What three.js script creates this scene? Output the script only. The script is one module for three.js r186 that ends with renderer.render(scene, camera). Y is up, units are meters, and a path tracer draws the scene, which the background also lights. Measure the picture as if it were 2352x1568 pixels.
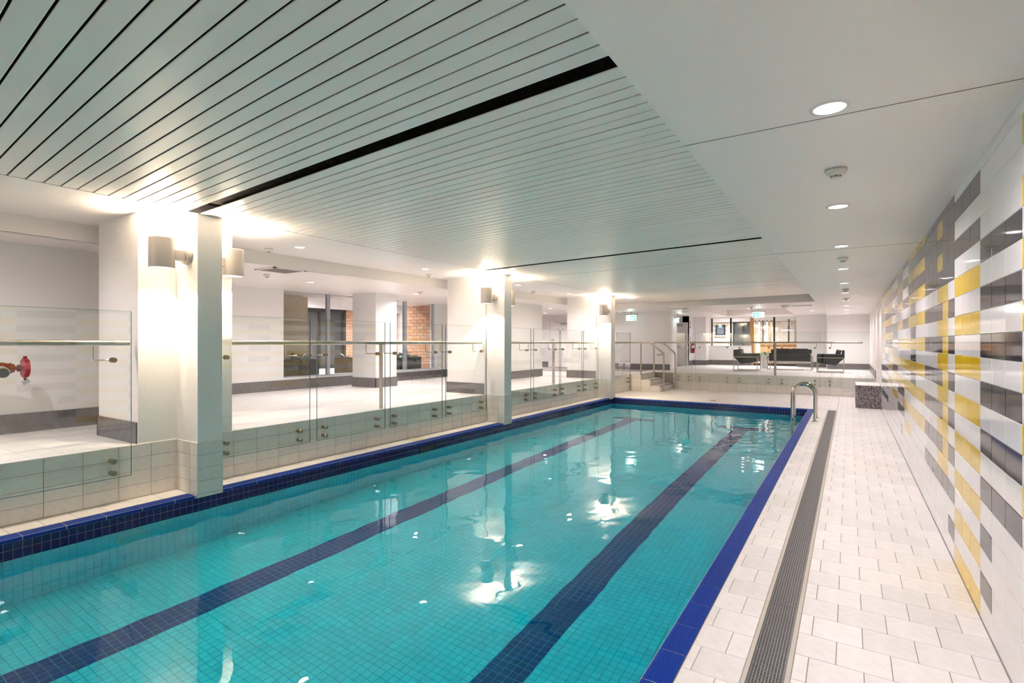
import * as THREE from 'three';
import { mergeGeometries } from 'three/addons/utils/BufferGeometryUtils.js';
import { RoundedBoxGeometry } from 'three/addons/geometries/RoundedBoxGeometry.js';
import { ImprovedNoise } from 'three/addons/math/ImprovedNoise.js';

// ---------------------------------------------------------------- camera, light, exposure
// Plan: X runs across the pool (right is +), Z runs along it away from the viewer, Y is up; three.js z = -Z.
const scene = new THREE.Scene();
scene.background = new THREE.Color(0x000000);            // closed room, night outside
const EYE = 1.37, FOCAL = 1204;
const camera = new THREE.PerspectiveCamera(2 * Math.atan(784 / FOCAL) * 180 / Math.PI, 1.5, 0.05, 120);
camera.position.set(0, EYE, 0);
camera.rotation.y = Math.atan2(775, FOCAL);
camera.setViewOffset(2352, 1568, 0, -2, 2352, 1568);
camera.updateMatrixWorld(true); camera.updateProjectionMatrix();
const renderer = new THREE.WebGLRenderer();
renderer.toneMapping = THREE.LinearToneMapping;
renderer.toneMappingExposure = 6.3;
renderer.shadowMap.enabled = true;

const COOL = new THREE.Color(1.0, 0.9, 0.95), WARM = new THREE.Color(1.0, 0.80, 0.60);
const POWER = { deck: 1.17, strip: 1.35, bay: 1.65, sconceDown: 0.85, sconceUp: 2.8, lobby: 2.3, court: 10 };   // candela of each kind of lamp

// ---------------------------------------------------------------- helpers
let seed = 20240611;
const rnd = () => { seed = (seed + 0x6D2B79F5) | 0; let t = Math.imul(seed ^ (seed >>> 15), 1 | seed); t = (t + Math.imul(t ^ (t >>> 7), 61 | t)) ^ t; return ((t ^ (t >>> 14)) >>> 0) / 4294967296; };
const noise = new ImprovedNoise();
const V = (x, y, z) => new THREE.Vector3(x, y, -z);
const lin = (r, g, b) => new THREE.Color().setRGB(r, g, b);
const taken = new Map();
function numbered(name) { const n = taken.get(name) || 0; taken.set(name, n + 1); return n ? name + '_' + String(n).padStart(3, '0') : name; }
function metreUV(g) {                                    // uv in metres from the side that each face looks to
  if (g.index) g = g.toNonIndexed();
  const p = g.attributes.position, n = g.attributes.normal, uv = new Float32Array(p.count * 2);
  for (let i = 0; i < p.count; i++) {
    const ax = Math.abs(n.getX(i)), ay = Math.abs(n.getY(i)), az = Math.abs(n.getZ(i));
    const x = p.getX(i), y = p.getY(i), z = p.getZ(i);
    if (ay >= ax && ay >= az) { uv[2 * i] = x; uv[2 * i + 1] = z; } else if (ax >= az) { uv[2 * i] = z; uv[2 * i + 1] = y; } else { uv[2 * i] = x; uv[2 * i + 1] = y; }
  }
  g.setAttribute('uv', new THREE.BufferAttribute(uv, 2));
  return g;
}
function merged(list) {
  const clean = list.map((g) => { const c = g.index ? g.toNonIndexed() : g; for (const k of Object.keys(c.attributes)) if (!['position', 'normal', 'uv'].includes(k)) c.deleteAttribute(k); return c; });
  return clean.length === 1 ? clean[0] : mergeGeometries(clean);
}
// box between plan coordinates
function box(x0, x1, y0, y1, z0, z1) {
  const g = new THREE.BoxGeometry(Math.abs(x1 - x0), Math.abs(y1 - y0), Math.abs(z1 - z0));
  g.translate((x0 + x1) / 2, (y0 + y1) / 2, -(z0 + z1) / 2);
  return metreUV(g);
}
function rbox(x0, x1, y0, y1, z0, z1, r = 0.01) {
  const g = new RoundedBoxGeometry(Math.abs(x1 - x0), Math.abs(y1 - y0), Math.abs(z1 - z0), 2, r);
  g.translate((x0 + x1) / 2, (y0 + y1) / 2, -(z0 + z1) / 2);
  return metreUV(g);
}
function tube(points, r, seg = 8, radial = 10, corner = 0.05) {   // round bar through plan points with rounded bends
  const pts = points.map((p) => V(...p)), path = new THREE.CurvePath();
  let from = pts[0].clone();
  for (let i = 1; i < pts.length - 1; i++) {
    const a = pts[i].clone().add(pts[i - 1].clone().sub(pts[i]).setLength(Math.min(corner, pts[i].distanceTo(pts[i - 1]) * 0.45)));
    const b = pts[i].clone().add(pts[i + 1].clone().sub(pts[i]).setLength(Math.min(corner, pts[i].distanceTo(pts[i + 1]) * 0.45)));
    path.add(new THREE.LineCurve3(from, a)); path.add(new THREE.QuadraticBezierCurve3(a, pts[i], b)); from = b;
  }
  path.add(new THREE.LineCurve3(from, pts[pts.length - 1]));
  const list = [];
  for (const c of path.curves) {
    const straight = c.isLineCurve3;
    list.push(new THREE.TubeGeometry(c, straight ? 1 : seg, r, radial, false));
  }
  for (const e of [[pts[0], pts[1]], [pts[pts.length - 1], pts[pts.length - 2]]]) {
    const d = new THREE.CircleGeometry(r, radial); d.lookAt(e[0].clone().sub(e[1])); d.translate(e[0].x, e[0].y, e[0].z); list.push(d);
  }
  return merged(list);
}
function rod(a, b, r0, r1 = r0, radial = 14) {
  const A = V(...a), B = V(...b), d = B.clone().sub(A), g = new THREE.CylinderGeometry(r1, r0, d.length(), radial);
  g.applyQuaternion(new THREE.Quaternion().setFromUnitVectors(new THREE.Vector3(0, 1, 0), d.clone().normalize()));
  g.translate((A.x + B.x) / 2, (A.y + B.y) / 2, (A.z + B.z) / 2);
  return g;
}
function lathe(profile, x, y, z, radial = 28) { const g = new THREE.LatheGeometry(profile.map((p) => new THREE.Vector2(p[0], p[1])), radial); g.translate(x, y, -z); return g; }
function put(mesh) { mesh.castShadow = true; mesh.receiveShadow = true; return mesh; }
function obj(name, geos, material, parent = scene, label) {
  const m = put(new THREE.Mesh(merged([].concat(geos)), material));
  m.name = parent === scene ? numbered(name) : name;
  if (label) m.userData.label = label;
  parent.add(m);
  return m;
}
function tag(o, label, category, group, kind) { o.userData.label = label; o.userData.category = category; if (group) o.userData.group = group; if (kind) o.userData.kind = kind; return o; }
function thing(name, label, category, [x, y, z] = [0, 0, 0], group) {
  const o = new THREE.Group(); o.name = numbered(name); o.position.set(x, y, -z); scene.add(o);
  return tag(o, label, category, group);
}
// geometry given in plan coordinates, added to a thing that stands elsewhere
function part(name, geos, material, parent, label) {
  const g = merged([].concat(geos)), w = new THREE.Vector3();
  for (let p = parent; p && p !== scene; p = p.parent) w.add(p.position);
  g.translate(-w.x, -w.y, -w.z);
  const m = put(new THREE.Mesh(g, material)); m.name = name; if (label) m.userData.label = label;
  parent.add(m);
  return m;
}
const struct = (name, geos, material, label, category) => tag(obj(name, geos, material), label, category, null, 'structure');

// ---------------------------------------------------------------- textures (grain, speckle, stains)
function tex(size, metres, fn, srgb = true) {
  const d = new Uint8Array(size * size * 4);
  for (let j = 0; j < size; j++) for (let i = 0; i < size; i++) { const c = fn(i / size, j / size, i, j), k = 4 * (j * size + i); d[k] = c[0]; d[k + 1] = c[1]; d[k + 2] = c[2]; d[k + 3] = 255; }
  const t = new THREE.DataTexture(d, size, size); t.wrapS = t.wrapT = THREE.RepeatWrapping; t.magFilter = THREE.LinearFilter; t.minFilter = THREE.LinearFilter;
  if (srgb) t.colorSpace = THREE.SRGBColorSpace;
  t.repeat.set(1 / metres, 1 / metres); t.needsUpdate = true;
  return t;
}
const per = (u, v, f, s = 0) => {                         // noise that repeats at the texture's edge
  const a = 2 * Math.PI * u, b = 2 * Math.PI * v, r = f / (2 * Math.PI);
  return noise.noise(Math.cos(a) * r + 7.3 + s, Math.sin(a) * r + Math.cos(b) * r * 0.7 + 3.1, Math.sin(b) * r + 11.7 - s);
};
const g8 = (v) => Math.max(0, Math.min(255, Math.round(v)));
const texTile = tex(256, 0.6, (u, v) => { const n = 236 + 7 * per(u, v, 6) + 5 * per(u, v, 20, 5) + 6 * (rnd() - 0.5); return [g8(n), g8(n - 2), g8(n - 6)]; });
const texGranite = tex(256, 0.4, (u, v) => { const n = 112 + 14 * per(u, v, 8) + 22 * (rnd() - 0.5), w = rnd() > 0.994 ? 90 : 0; return [g8(n + w), g8(n - 5 + w), g8(n - 5 + w)]; });
const chips = Array.from({ length: 44 * 44 }, () => [rnd(), rnd(), rnd()]);
const texTerrazzo = tex(256, 0.42, (u, v) => {              // stone chips: each pixel takes the tone of the nearest chip
  const N = 44, ci = Math.floor(u * N), cj = Math.floor(v * N); let best = 9, tone = 0;
  for (let j = -1; j <= 1; j++) for (let i = -1; i <= 1; i++) { const c = chips[((cj + j + N) % N) * N + (ci + i + N) % N], d = Math.hypot(u * N - (ci + i + c[0]), v * N - (cj + j + c[1])); if (d < best) { best = d; tone = c[2]; } }
  const q = (tone > 0.66 ? 190 : tone > 0.36 ? 118 : 42) + 16 * (rnd() - 0.5); return [g8(q), g8(q - 8), g8(q - 5)];
});
const texStucco = tex(256, 0.25, (u, v) => { const n = 128 + 90 * per(u, v, 18) + 60 * per(u, v, 44, 2); return [g8(n), g8(n), g8(n)]; }, false);
const texInsul = tex(256, 0.5, (u, v) => { const n = 30 + 26 * per(u, v, 10) + 22 * per(u * 1, v, 40, 4) + 16 * (rnd() - 0.5); return [g8(n + 5), g8(n), g8(n - 5)]; });
const texConcrete = tex(256, 1.0, (u, v) => { const n = 150 + 18 * per(u, v, 5) + 14 * per(u, v, 22, 1) + 18 * (rnd() - 0.5); return [g8(n), g8(n - 4), g8(n - 10)]; });
const texBrushed = tex(256, 0.3, (u, v, i, j) => { const n = 128 + 46 * per(0.3, v, 120) + 24 * (rnd() - 0.5); return [g8(n), g8(n), g8(n)]; }, false);

// ---------------------------------------------------------------- materials
const std = (o) => new THREE.MeshStandardMaterial(o);
const phys = (o) => new THREE.MeshPhysicalMaterial(o);
const M = {
  paint: std({ color: lin(0.90, 0.89, 0.875), roughness: 0.55 }),
  stucco: std({ color: lin(0.90, 0.885, 0.86), roughness: 0.75, bumpMap: texStucco, bumpScale: 0.0015 }),
  soffit: std({ color: lin(0.93, 0.88, 0.84), roughness: 0.4 }),
  grout: std({ color: lin(0.34, 0.31, 0.27), roughness: 0.95 }),
  riserGrout: std({ color: lin(0.42, 0.35, 0.25), roughness: 0.95 }),
  whiteGrout: std({ color: lin(0.88, 0.87, 0.85), roughness: 0.8 }),
  marginMortar: std({ color: lin(0.58, 0.54, 0.46), roughness: 0.95, bumpMap: texStucco, bumpScale: 0.002 }),
  paleGrout: std({ color: lin(0.74, 0.72, 0.68), roughness: 0.9 }),
  deckTile: [0.97, 0.93, 1.0].map((k) => std({ color: lin(k, k * 0.985, k * 0.965), map: texTile, roughness: 0.42 })),
  riserTile: [0.97, 0.93, 1.0].map((k) => std({ color: lin(k, k * 0.98, k * 0.94), map: texTile, roughness: 0.25 })),
  wallTile: {
    w: [0.88, 0.86].map((k) => phys({ color: lin(k, k * 0.99, k * 0.985), roughness: 0.07, specularIntensity: 0.45 })),
    d: [1, 0.85].map((k) => phys({ color: lin(0.030 * k, 0.022 * k, 0.042 * k), roughness: 0.06, specularIntensity: 0.5 })),
    y: [1, 0.94].map((k) => phys({ color: lin(0.88 * k, 0.58 * k, 0.001), roughness: 0.07, specularIntensity: 0.35 })),
  },
  aqua: [1, 0.93, 0.97].map((k) => std({ color: lin(0.70 * k, 0.885 * k, 0.96 * k), roughness: 0.3 })),
  navy: [1, 0.8, 0.9].map((k) => std({ color: lin(0.012 * k, 0.016 * k, 0.12 * k), roughness: 0.12 })),
  lane: [1, 0.85].map((k) => std({ color: lin(0.006 * k, 0.036 * k, 0.25 * k), roughness: 0.3 })),
  coping: [1, 0.88, 0.94].map((k) => phys({ color: lin(0.004 * k, 0.042 * k, 0.31 * k), roughness: 0.35, specularIntensity: 0.4 })),
  aquaGrout: std({ color: lin(0.40, 0.62, 0.68), roughness: 0.9 }),
  bandGrout: std({ color: lin(0.42, 0.46, 0.55), roughness: 0.9 }),
  granite: std({ color: 0xffffff, map: texGranite, roughness: 0.35 }),
  terrazzo: std({ color: 0xffffff, map: texTerrazzo, roughness: 0.4 }),
  slat: std({ color: lin(0.95, 0.88, 0.815), roughness: 0.35 }),
  insulation: std({ color: 0xffffff, map: texInsul, roughness: 1 }),
  steel: std({ color: lin(0.56, 0.52, 0.45), metalness: 1, roughness: 0.22, roughnessMap: null }),
  brushed: std({ color: lin(0.50, 0.46, 0.40), metalness: 1, roughness: 0.34, bumpMap: texBrushed, bumpScale: 0.0002 }),
  brass: std({ color: lin(0.36, 0.30, 0.2), metalness: 1, roughness: 0.28 }),
  grateSteel: std({ color: lin(0.34, 0.33, 0.32), metalness: 0.7, roughness: 0.45 }),
  troughGrey: std({ color: lin(0.36, 0.35, 0.33), roughness: 0.7 }),
  chrome: std({ color: lin(0.62, 0.58, 0.52), metalness: 1, roughness: 0.08 }),
  glass: phys({ color: lin(0.965, 0.985, 0.975), transmission: 1, thickness: 0, roughness: 0, ior: 1.5 }),
  glassEdge: phys({ color: lin(0.16, 0.3, 0.25), roughness: 0.12, transmission: 0.25, thickness: 0 }),
  pane: phys({ color: lin(0.95, 0.96, 0.96), transmission: 1, thickness: 0, roughness: 0, ior: 1.5 }),
  lampBody: std({ color: lin(0.50, 0.47, 0.44), metalness: 0.25, roughness: 0.42 }),
  whitePlastic: std({ color: lin(0.82, 0.80, 0.75), roughness: 0.4 }),
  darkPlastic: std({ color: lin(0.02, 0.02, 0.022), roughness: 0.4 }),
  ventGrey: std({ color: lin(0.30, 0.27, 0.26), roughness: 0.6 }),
  blackLeather: std({ color: lin(0.012, 0.011, 0.014), roughness: 0.22 }),
  red: std({ color: lin(0.40, 0.004, 0.008), roughness: 0.3 }),
  darkRed: std({ color: lin(0.16, 0.004, 0.008), roughness: 0.4 }),
  concrete: std({ color: 0xffffff, map: texConcrete, roughness: 0.9 }),
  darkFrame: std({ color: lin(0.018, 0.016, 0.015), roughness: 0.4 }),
  alu: std({ color: lin(0.55, 0.60, 0.66), metalness: 0.6, roughness: 0.35 }),
  beige: std({ color: lin(0.60, 0.50, 0.36), roughness: 0.85 }),
  mortar: std({ color: lin(0.38, 0.30, 0.22), roughness: 0.95 }),
  brick: [[0.60, 0.33, 0.19], [0.66, 0.38, 0.23], [0.54, 0.29, 0.17], [0.63, 0.37, 0.24]].map((c) => std({ color: lin(...c), roughness: 0.9 })),
  creamBrick: std({ color: lin(0.78, 0.73, 0.62), roughness: 0.9 }),
  planter: std({ color: lin(0.12, 0.125, 0.13), map: texConcrete, roughness: 0.7 }),
  planterTan: std({ color: lin(0.7, 0.58, 0.42), map: texConcrete, roughness: 0.8 }),
  leaf: [[0.02, 0.07, 0.03], [0.03, 0.10, 0.04], [0.05, 0.13, 0.05]].map((c) => phys({ color: lin(...c), roughness: 0.4, side: THREE.DoubleSide })),
  leafPale: phys({ color: lin(0.42, 0.62, 0.34), roughness: 0.5, side: THREE.DoubleSide }),
  timber: std({ color: lin(0.45, 0.25, 0.10), roughness: 0.5 }),
  soil: std({ color: lin(0.03, 0.022, 0.015), roughness: 1 }),
  exitGreen: std({ color: lin(0.02, 0.25, 0.12), roughness: 0.4, emissive: lin(0.02, 0.3, 0.15), emissiveIntensity: 0.8 }),
  exitWhite: std({ color: lin(0.8, 0.85, 0.85), roughness: 0.4, emissive: lin(0.85, 1, 1), emissiveIntensity: 0.28 }),
  glow: std({ color: 0xffffff, roughness: 0.5, emissive: COOL, emissiveIntensity: 1.2 }),
  glowWarm: std({ color: 0xffffff, roughness: 0.5, emissive: lin(1, 0.9, 0.74), emissiveIntensity: 0.3 }),
  water: phys({ color: 0xffffff, transmission: 1, thickness: 1, roughness: 0, ior: 1.333, attenuationColor: lin(0.18, 0.93, 0.977), attenuationDistance: 1.0 }),
};

// ---------------------------------------------------------------- tiles
const tileCache = new Map();
function tileGeo(w, h, d, b = 0.0015) {                   // a tile lying in its own x-y plane, face towards +z, with a worn edge
  const key = [w.toFixed(3), h.toFixed(3), d, b].join();
  if (tileCache.has(key)) return tileCache.get(key);
  const W = w / 2, Hh = h / 2, P = [], U = [];
  const quad = (a, b2, c, e) => { for (const p of [a, b2, c, a, c, e]) { P.push(...p); U.push(p[0], p[1]); } };
  const o = [[-W, -Hh], [W, -Hh], [W, Hh], [-W, Hh]], n = [[-W + b, -Hh + b], [W - b, -Hh + b], [W - b, Hh - b], [-W + b, Hh - b]];
  quad(...n.map((p) => [...p, d]));
  for (let i = 0; i < 4; i++) {
    const j = (i + 1) % 4;
    quad([...o[i], d - b], [...o[j], d - b], [...n[j], d], [...n[i], d]);
    quad([...o[i], 0], [...o[j], 0], [...o[j], d - b], [...o[i], d - b]);
  }
  const g = new THREE.BufferGeometry();
  g.setAttribute('position', new THREE.Float32BufferAttribute(P, 3)); g.setAttribute('uv', new THREE.Float32BufferAttribute(U, 2)); g.computeVertexNormals();
  tileCache.set(key, g);
  return g;
}
const FACE = { up: new THREE.Euler(-Math.PI / 2, 0, 0), minusX: new THREE.Euler(0, -Math.PI / 2, 0), plusX: new THREE.Euler(0, Math.PI / 2, 0), near: new THREE.Euler(0, 0, 0), far: new THREE.Euler(0, Math.PI, 0) };
const NORMAL = { up: [0, 1, 0], minusX: [-1, 0, 0], plusX: [1, 0, 0], near: [0, 0, 1], far: [0, 0, -1] };
function shown(p, n, area) {                              // how large a piece shows in the picture
  const q = p.clone().project(camera); if (Math.abs(q.x) > 1.03 || Math.abs(q.y) > 1.05 || q.z > 1) return 0;
  const d = camera.position.clone().sub(p), l = d.length();
  return Math.max(0, d.dot(new THREE.Vector3(...n)) / l) * area / (l * l);
}
// pieces: {x, y, z, w, h, face, mats, v, tilt}; the largest `most` in view become parts of their own, the rest one part
function tileField(parent, name, pieces, depth, most = 300, bevel = 0.0015) {
  const off = new THREE.Vector3(); for (let p = parent; p && p !== scene; p = p.parent) off.add(p.position);
  const sized = pieces.map((p) => ({ p, s: shown(V(p.x, p.y, p.z), NORMAL[p.face], p.w * p.h) })).sort((a, b) => b.s - a.s);
  const groups = new Map(), q = new THREE.Quaternion(), e = new THREE.Euler();
  sized.forEach(({ p, s }, k) => {
    const g = tileGeo(p.w, p.h, depth, bevel), m = p.mats[p.v % p.mats.length];
    q.setFromEuler(FACE[p.face]);
    if (p.tilt) q.multiply(new THREE.Quaternion().setFromEuler(e.set((rnd() - 0.5) * p.tilt, (rnd() - 0.5) * p.tilt, 0)));
    const pos = V(p.x, p.y, p.z).sub(off);
    if (k < most && s > 0) {
      const t = put(new THREE.Mesh(g, m)); t.name = name; t.position.copy(pos); t.quaternion.copy(q); parent.add(t);
    } else {
      const key = g.uuid + m.uuid;
      if (!groups.has(key)) groups.set(key, { g, m, list: [] });
      groups.get(key).list.push(new THREE.Matrix4().compose(pos, q.clone(), new THREE.Vector3(1, 1, 1)));
    }
  });
  if (!groups.size) return;
  // what is left: one joined part, a material slot for each tone
  const byMat = new Map();
  let total = 0;
  for (const { g, m, list } of groups.values()) { if (!byMat.has(m)) byMat.set(m, []); for (const t of list) { byMat.get(m).push([g, t]); total++; } }
  const pos = [], nor = [], uv = [], mats = [], ranges = [];
  const v = new THREE.Vector3(), nm = new THREE.Matrix3();
  for (const [m, list] of byMat) {
    const start = pos.length / 3;
    for (const [g, t] of list) {
      nm.getNormalMatrix(t);
      const P = g.attributes.position, N = g.attributes.normal, U = g.attributes.uv;
      const count = total > 6000 ? 6 + 24 : P.count;      // far small mosaic keeps its face and two edges rows
      for (let i = 0; i < P.count; i++) {
        if (total > 6000 && i >= 6 && ((i - 6) / 6 | 0) % 2 === 1) continue;
        v.fromBufferAttribute(P, i).applyMatrix4(t); pos.push(v.x, v.y, v.z);
        v.fromBufferAttribute(N, i).applyMatrix3(nm).normalize(); nor.push(v.x, v.y, v.z);
        uv.push(U.getX(i), U.getY(i));
      }
    }
    ranges.push([start, pos.length / 3 - start, mats.length]); mats.push(m);
  }
  const G = new THREE.BufferGeometry();
  G.setAttribute('position', new THREE.Float32BufferAttribute(pos, 3)); G.setAttribute('normal', new THREE.Float32BufferAttribute(nor, 3)); G.setAttribute('uv', new THREE.Float32BufferAttribute(uv, 2));
  for (const r of ranges) G.addGroup(...r);
  const rest = put(new THREE.Mesh(G, mats)); rest.name = name + '_field'; rest.userData.kind = 'stuff'; parent.add(rest);
}
// rows of tiles over a rectangle; a, b are the two directions of the plane
function layRect({ a0, a1, b0, b1, pa, pb, gap, startA = a0, startB = b0, bond = 0, make, skip }) {
  const out = [];
  for (let r = Math.floor((b0 - startB) / pb); startB + r * pb < b1 - 1e-6; r++) {
    const lo = Math.max(b0, startB + r * pb), hi = Math.min(b1, startB + (r + 1) * pb);
    if (hi - lo < 0.012) continue;
    const sh = startA + (((r % 2) + 2) % 2) * bond * pa;
    for (let c = Math.floor((a0 - sh) / pa); sh + c * pa < a1 - 1e-6; c++) {
      const l = Math.max(a0, sh + c * pa), h = Math.min(a1, sh + (c + 1) * pa);
      if (h - l < 0.012) continue;
      if (skip && skip((l + h) / 2, (lo + hi) / 2)) continue;
      out.push(make((l + h) / 2, (lo + hi) / 2, Math.round((h - l - gap) * 1000) / 1000, Math.round((hi - lo - gap) * 1000) / 1000, r, c));
    }
  }
  return out;
}

// ---------------------------------------------------------------- levels and lines of the hall
const P = 0.47, S = 2.525, SOF = 2.29, LOW = 2.36, LOB = 2.38, WATER = -0.135, BASIN = -1.05;
const XL = -5.29, XPL = -4.93, XPR = -0.72, XR = 0.552, ZEND = 12.28, ZBACK = -4.8, ZPLAT = 15.75;
const ROW = 0.1176;

// deck round the pool, with running-bond tiles
{
  const f = struct('floor', [box(-0.205, XR, -0.2, -0.004, ZBACK, ZPLAT), box(-0.60, -0.372, -0.2, -0.004, ZBACK, ZEND + 0.12), box(-5.29, -0.205, -0.2, -0.004, ZEND + 0.12, ZPLAT),
    box(-5.29, -5.05, -0.2, -0.004, ZBACK, ZEND + 0.12), box(-0.372, -0.205, -0.2, -0.12, ZBACK, 12.34), box(-5.05, -0.60, -0.2, -0.004, ZBACK, -3.7), box(-0.372, -0.205, -0.2, -0.004, 12.34, ZEND + 0.12)],
    M.grout, 'white square-tiled pool deck laid in staggered rows', 'floor');
  const mk = (x, z, w, h) => ({ x, y: -0.008, z, w, h, face: 'up', mats: M.deckTile, v: (rnd() * 3) | 0 });
  const pieces = [
    ...layRect({ a0: -0.203, a1: XR - 0.004, b0: ZBACK, b1: ZPLAT, pa: 0.199, pb: 0.2025, gap: 0.0035, startA: -0.049, startB: 3.024, bond: 0.5, make: mk }),
    ...layRect({ a0: -0.598, a1: -0.374, b0: ZBACK, b1: ZEND + 0.12, pa: 0.199, pb: 0.2025, gap: 0.003, startA: -0.56, startB: 3.06, bond: 0.5, make: mk }),
    ...layRect({ a0: -5.288, a1: -0.207, b0: ZEND + 0.122, b1: ZPLAT, pa: 0.199, pb: 0.2025, gap: 0.0035, startA: -0.049, startB: 3.024, bond: 0.5, make: mk }),
    ...layRect({ a0: -5.288, a1: -5.052, b0: ZBACK, b1: ZEND + 0.12, pa: 0.3, pb: 0.2, gap: 0.003, startA: -5.288, startB: 1.21, make: mk }),
  ].filter((p) => !((p.x < -4.9 && p.z > 12.0 && p.z < 12.36 && false)));
  tileField(f, 'floor_tile', pieces, 0.008, 300, 0.0012);
}

// right-hand wall, glazed tiles in white, aubergine and yellow
function wallColour(c, r) {
  const odd = r & 1;
  if (c < -1) { const k = (((-c - 2) / 3) | 0) % 2; return k === 0 ? (odd && r >= 3 && r <= 15 ? 'd' : 'w') : (!odd && r >= 2 && r <= 16 ? 'y' : 'w'); }
  if (c === -1) return !odd && r >= 6 ? 'y' : 'w';
  if (c <= 2) return (odd && r >= 5 && r <= 15) || (c === 2 && (r === 1 || r === 3)) ? 'd' : 'w';
  if (c <= 5) return r === 16 || r === 18 ? 'd' : !odd && r <= 14 ? 'y' : 'w';
  if (c === 6) return r >= 15 || odd ? 'd' : 'w';
  if (c === 7) return r >= 15 || r === 3 ? 'd' : r >= 4 ? 'y' : 'w';
  if (c === 8) return r === 16 || r === 18 ? 'y' : r >= 15 || (odd && r >= 3) ? 'd' : r >= 4 ? 'y' : 'w';
  if (c <= 11) return r >= 15 || (odd && r >= 3) ? 'd' : 'w';
  if (c <= 17) {
    if (r === 3) return c === 17 ? 'y' : 'w';
    if (odd && r >= 5) return 'y';
    if (r >= 16) return 'd';
    return (c === 15 || c === 16) && r >= 8 ? 'd' : 'w';
  }
  if (c <= 20) return r === 3 && c < 20 ? 'y' : odd && r >= 5 && r <= 11 ? 'y' : r === 4 || r === 6 ? (c === 20 ? 'd' : 'w') : r >= 13 && odd ? 'd' : 'w';
  if (c <= 23) return r === 4 || r === 6 ? 'd' : r === 2 && c === 21 ? 'd' : odd && r >= 7 && r <= 13 ? 'y' : r >= 14 && odd ? 'y' : r >= 16 ? 'd' : 'w';
  if (c <= 27) return odd && r >= 13 ? 'd' : !odd && r >= 8 && r <= 12 ? 'd' : odd && r >= 4 && r <= 9 ? 'y' : 'w';
  if (c <= 31) return !odd && r >= 5 ? 'y' : odd && r >= 11 ? 'd' : 'w';
  if (c <= 35) return odd && r >= 3 ? 'd' : r >= 12 ? 'y' : 'w';
  return odd && r >= 2 && r <= 8 ? 'd' : !odd && r >= 10 ? 'y' : 'w';
}
{
  const w = struct('wall_right', box(XR, XR + 0.2, -0.2, 2.7, ZBACK - 0.2, 12.95), M.whiteGrout, 'long wall of glossy white, purple-grey and yellow tiles beside the deck', 'wall');
  const pieces = layRect({ a0: ZBACK, a1: 12.94, b0: 0.002, b1: SOF, pa: 0.2525, pb: ROW, gap: 0.003, startA: 2.714, startB: 0,
    make: (z, y, wd, h, r, c) => ({ x: XR + 0.0035, y, z, w: wd, h, face: 'minusX', mats: M.wallTile[wallColour(c, r)], v: (rnd() * 2) | 0, tilt: 0.005 }) });
  tileField(w, 'wall_tile', pieces, 0.006, 300, 0.0012);
  struct('wall_right', box(XR, XR + 0.2, -0.2, 2.7, 12.952, 20.9), M.soffit, 'plain white painted wall behind the terrazzo block', 'wall');
}

// raised platform along the left side and across the far end, tiled riser faces
const inPlatHole = () => false;
{
  const f = struct('floor_platform', [box(-9.2, XL - 0.008, -0.2, P - 0.004, ZBACK, 12.3), box(-9.8, XL - 0.008, -0.2, P - 0.004, 12.3, 14.45), box(-9.8, -4.97, -0.2, P - 0.004, 14.452, ZPLAT), box(-9.8, XR, -0.2, P - 0.004, ZPLAT + 0.008, 27)],
    M.grout, 'raised white-tiled walkway behind the glass balustrades', 'floor');
  const mk = (x, z, w, h) => ({ x, y: P - 0.008, z, w, h, face: 'up', mats: M.deckTile, v: (rnd() * 3) | 0 });
  tileField(f, 'platform_tile', [
    ...layRect({ a0: -8.97, a1: XL, b0: 0.4, b1: 14.45, pa: 0.2, pb: 0.2, gap: 0.003, make: mk, skip: (x, z) => x < -6.9 && z < 2.4 }),
    ...layRect({ a0: -6.6, a1: -4.965, b0: 14.45, b1: ZPLAT, pa: 0.2, pb: 0.2, gap: 0.003, make: mk }),
    ...layRect({ a0: -5.4, a1: XR, b0: ZPLAT, b1: 22.3, pa: 0.2, pb: 0.2, gap: 0.003, make: mk }),
  ], 0.008, 300, 0.001);
  const w1 = struct('wall_platform', box(XL - 0.3, XL - 0.004, -0.2, P - 0.012, ZBACK, 14.44), M.riserGrout, 'low white-tiled face of the walkway beside the pool', 'wall');
  tileField(w1, 'riser_tile', layRect({ a0: ZBACK, a1: 14.44, b0: 0.001, b1: P, pa: 0.2505, pb: ROW, gap: 0.003, startA: 1.21, startB: 0,
    make: (z, y, w, h) => ({ x: XL - 0.006, y, z, w, h, face: 'plusX', mats: M.riserTile, v: (rnd() * 3) | 0 }) }), 0.008, 300, 0.0012);
  const w2 = struct('wall_platform', [box(-4.42, XR, -0.2, P - 0.012, ZPLAT + 0.004, ZPLAT + 0.3)], M.paleGrout, 'low white-tiled face of the lounge floor across the far end', 'wall');
  tileField(w2, 'riser_tile', layRect({ a0: -4.42, a1: XR, b0: 0.001, b1: P, pa: 0.2505, pb: ROW, gap: 0.003,
    make: (x, y, w, h) => ({ x, y, z: ZPLAT + 0.006, w, h, face: 'near', mats: M.riserTile, v: (rnd() * 3) | 0 }) }), 0.008, 300, 0.0012);
}

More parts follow.
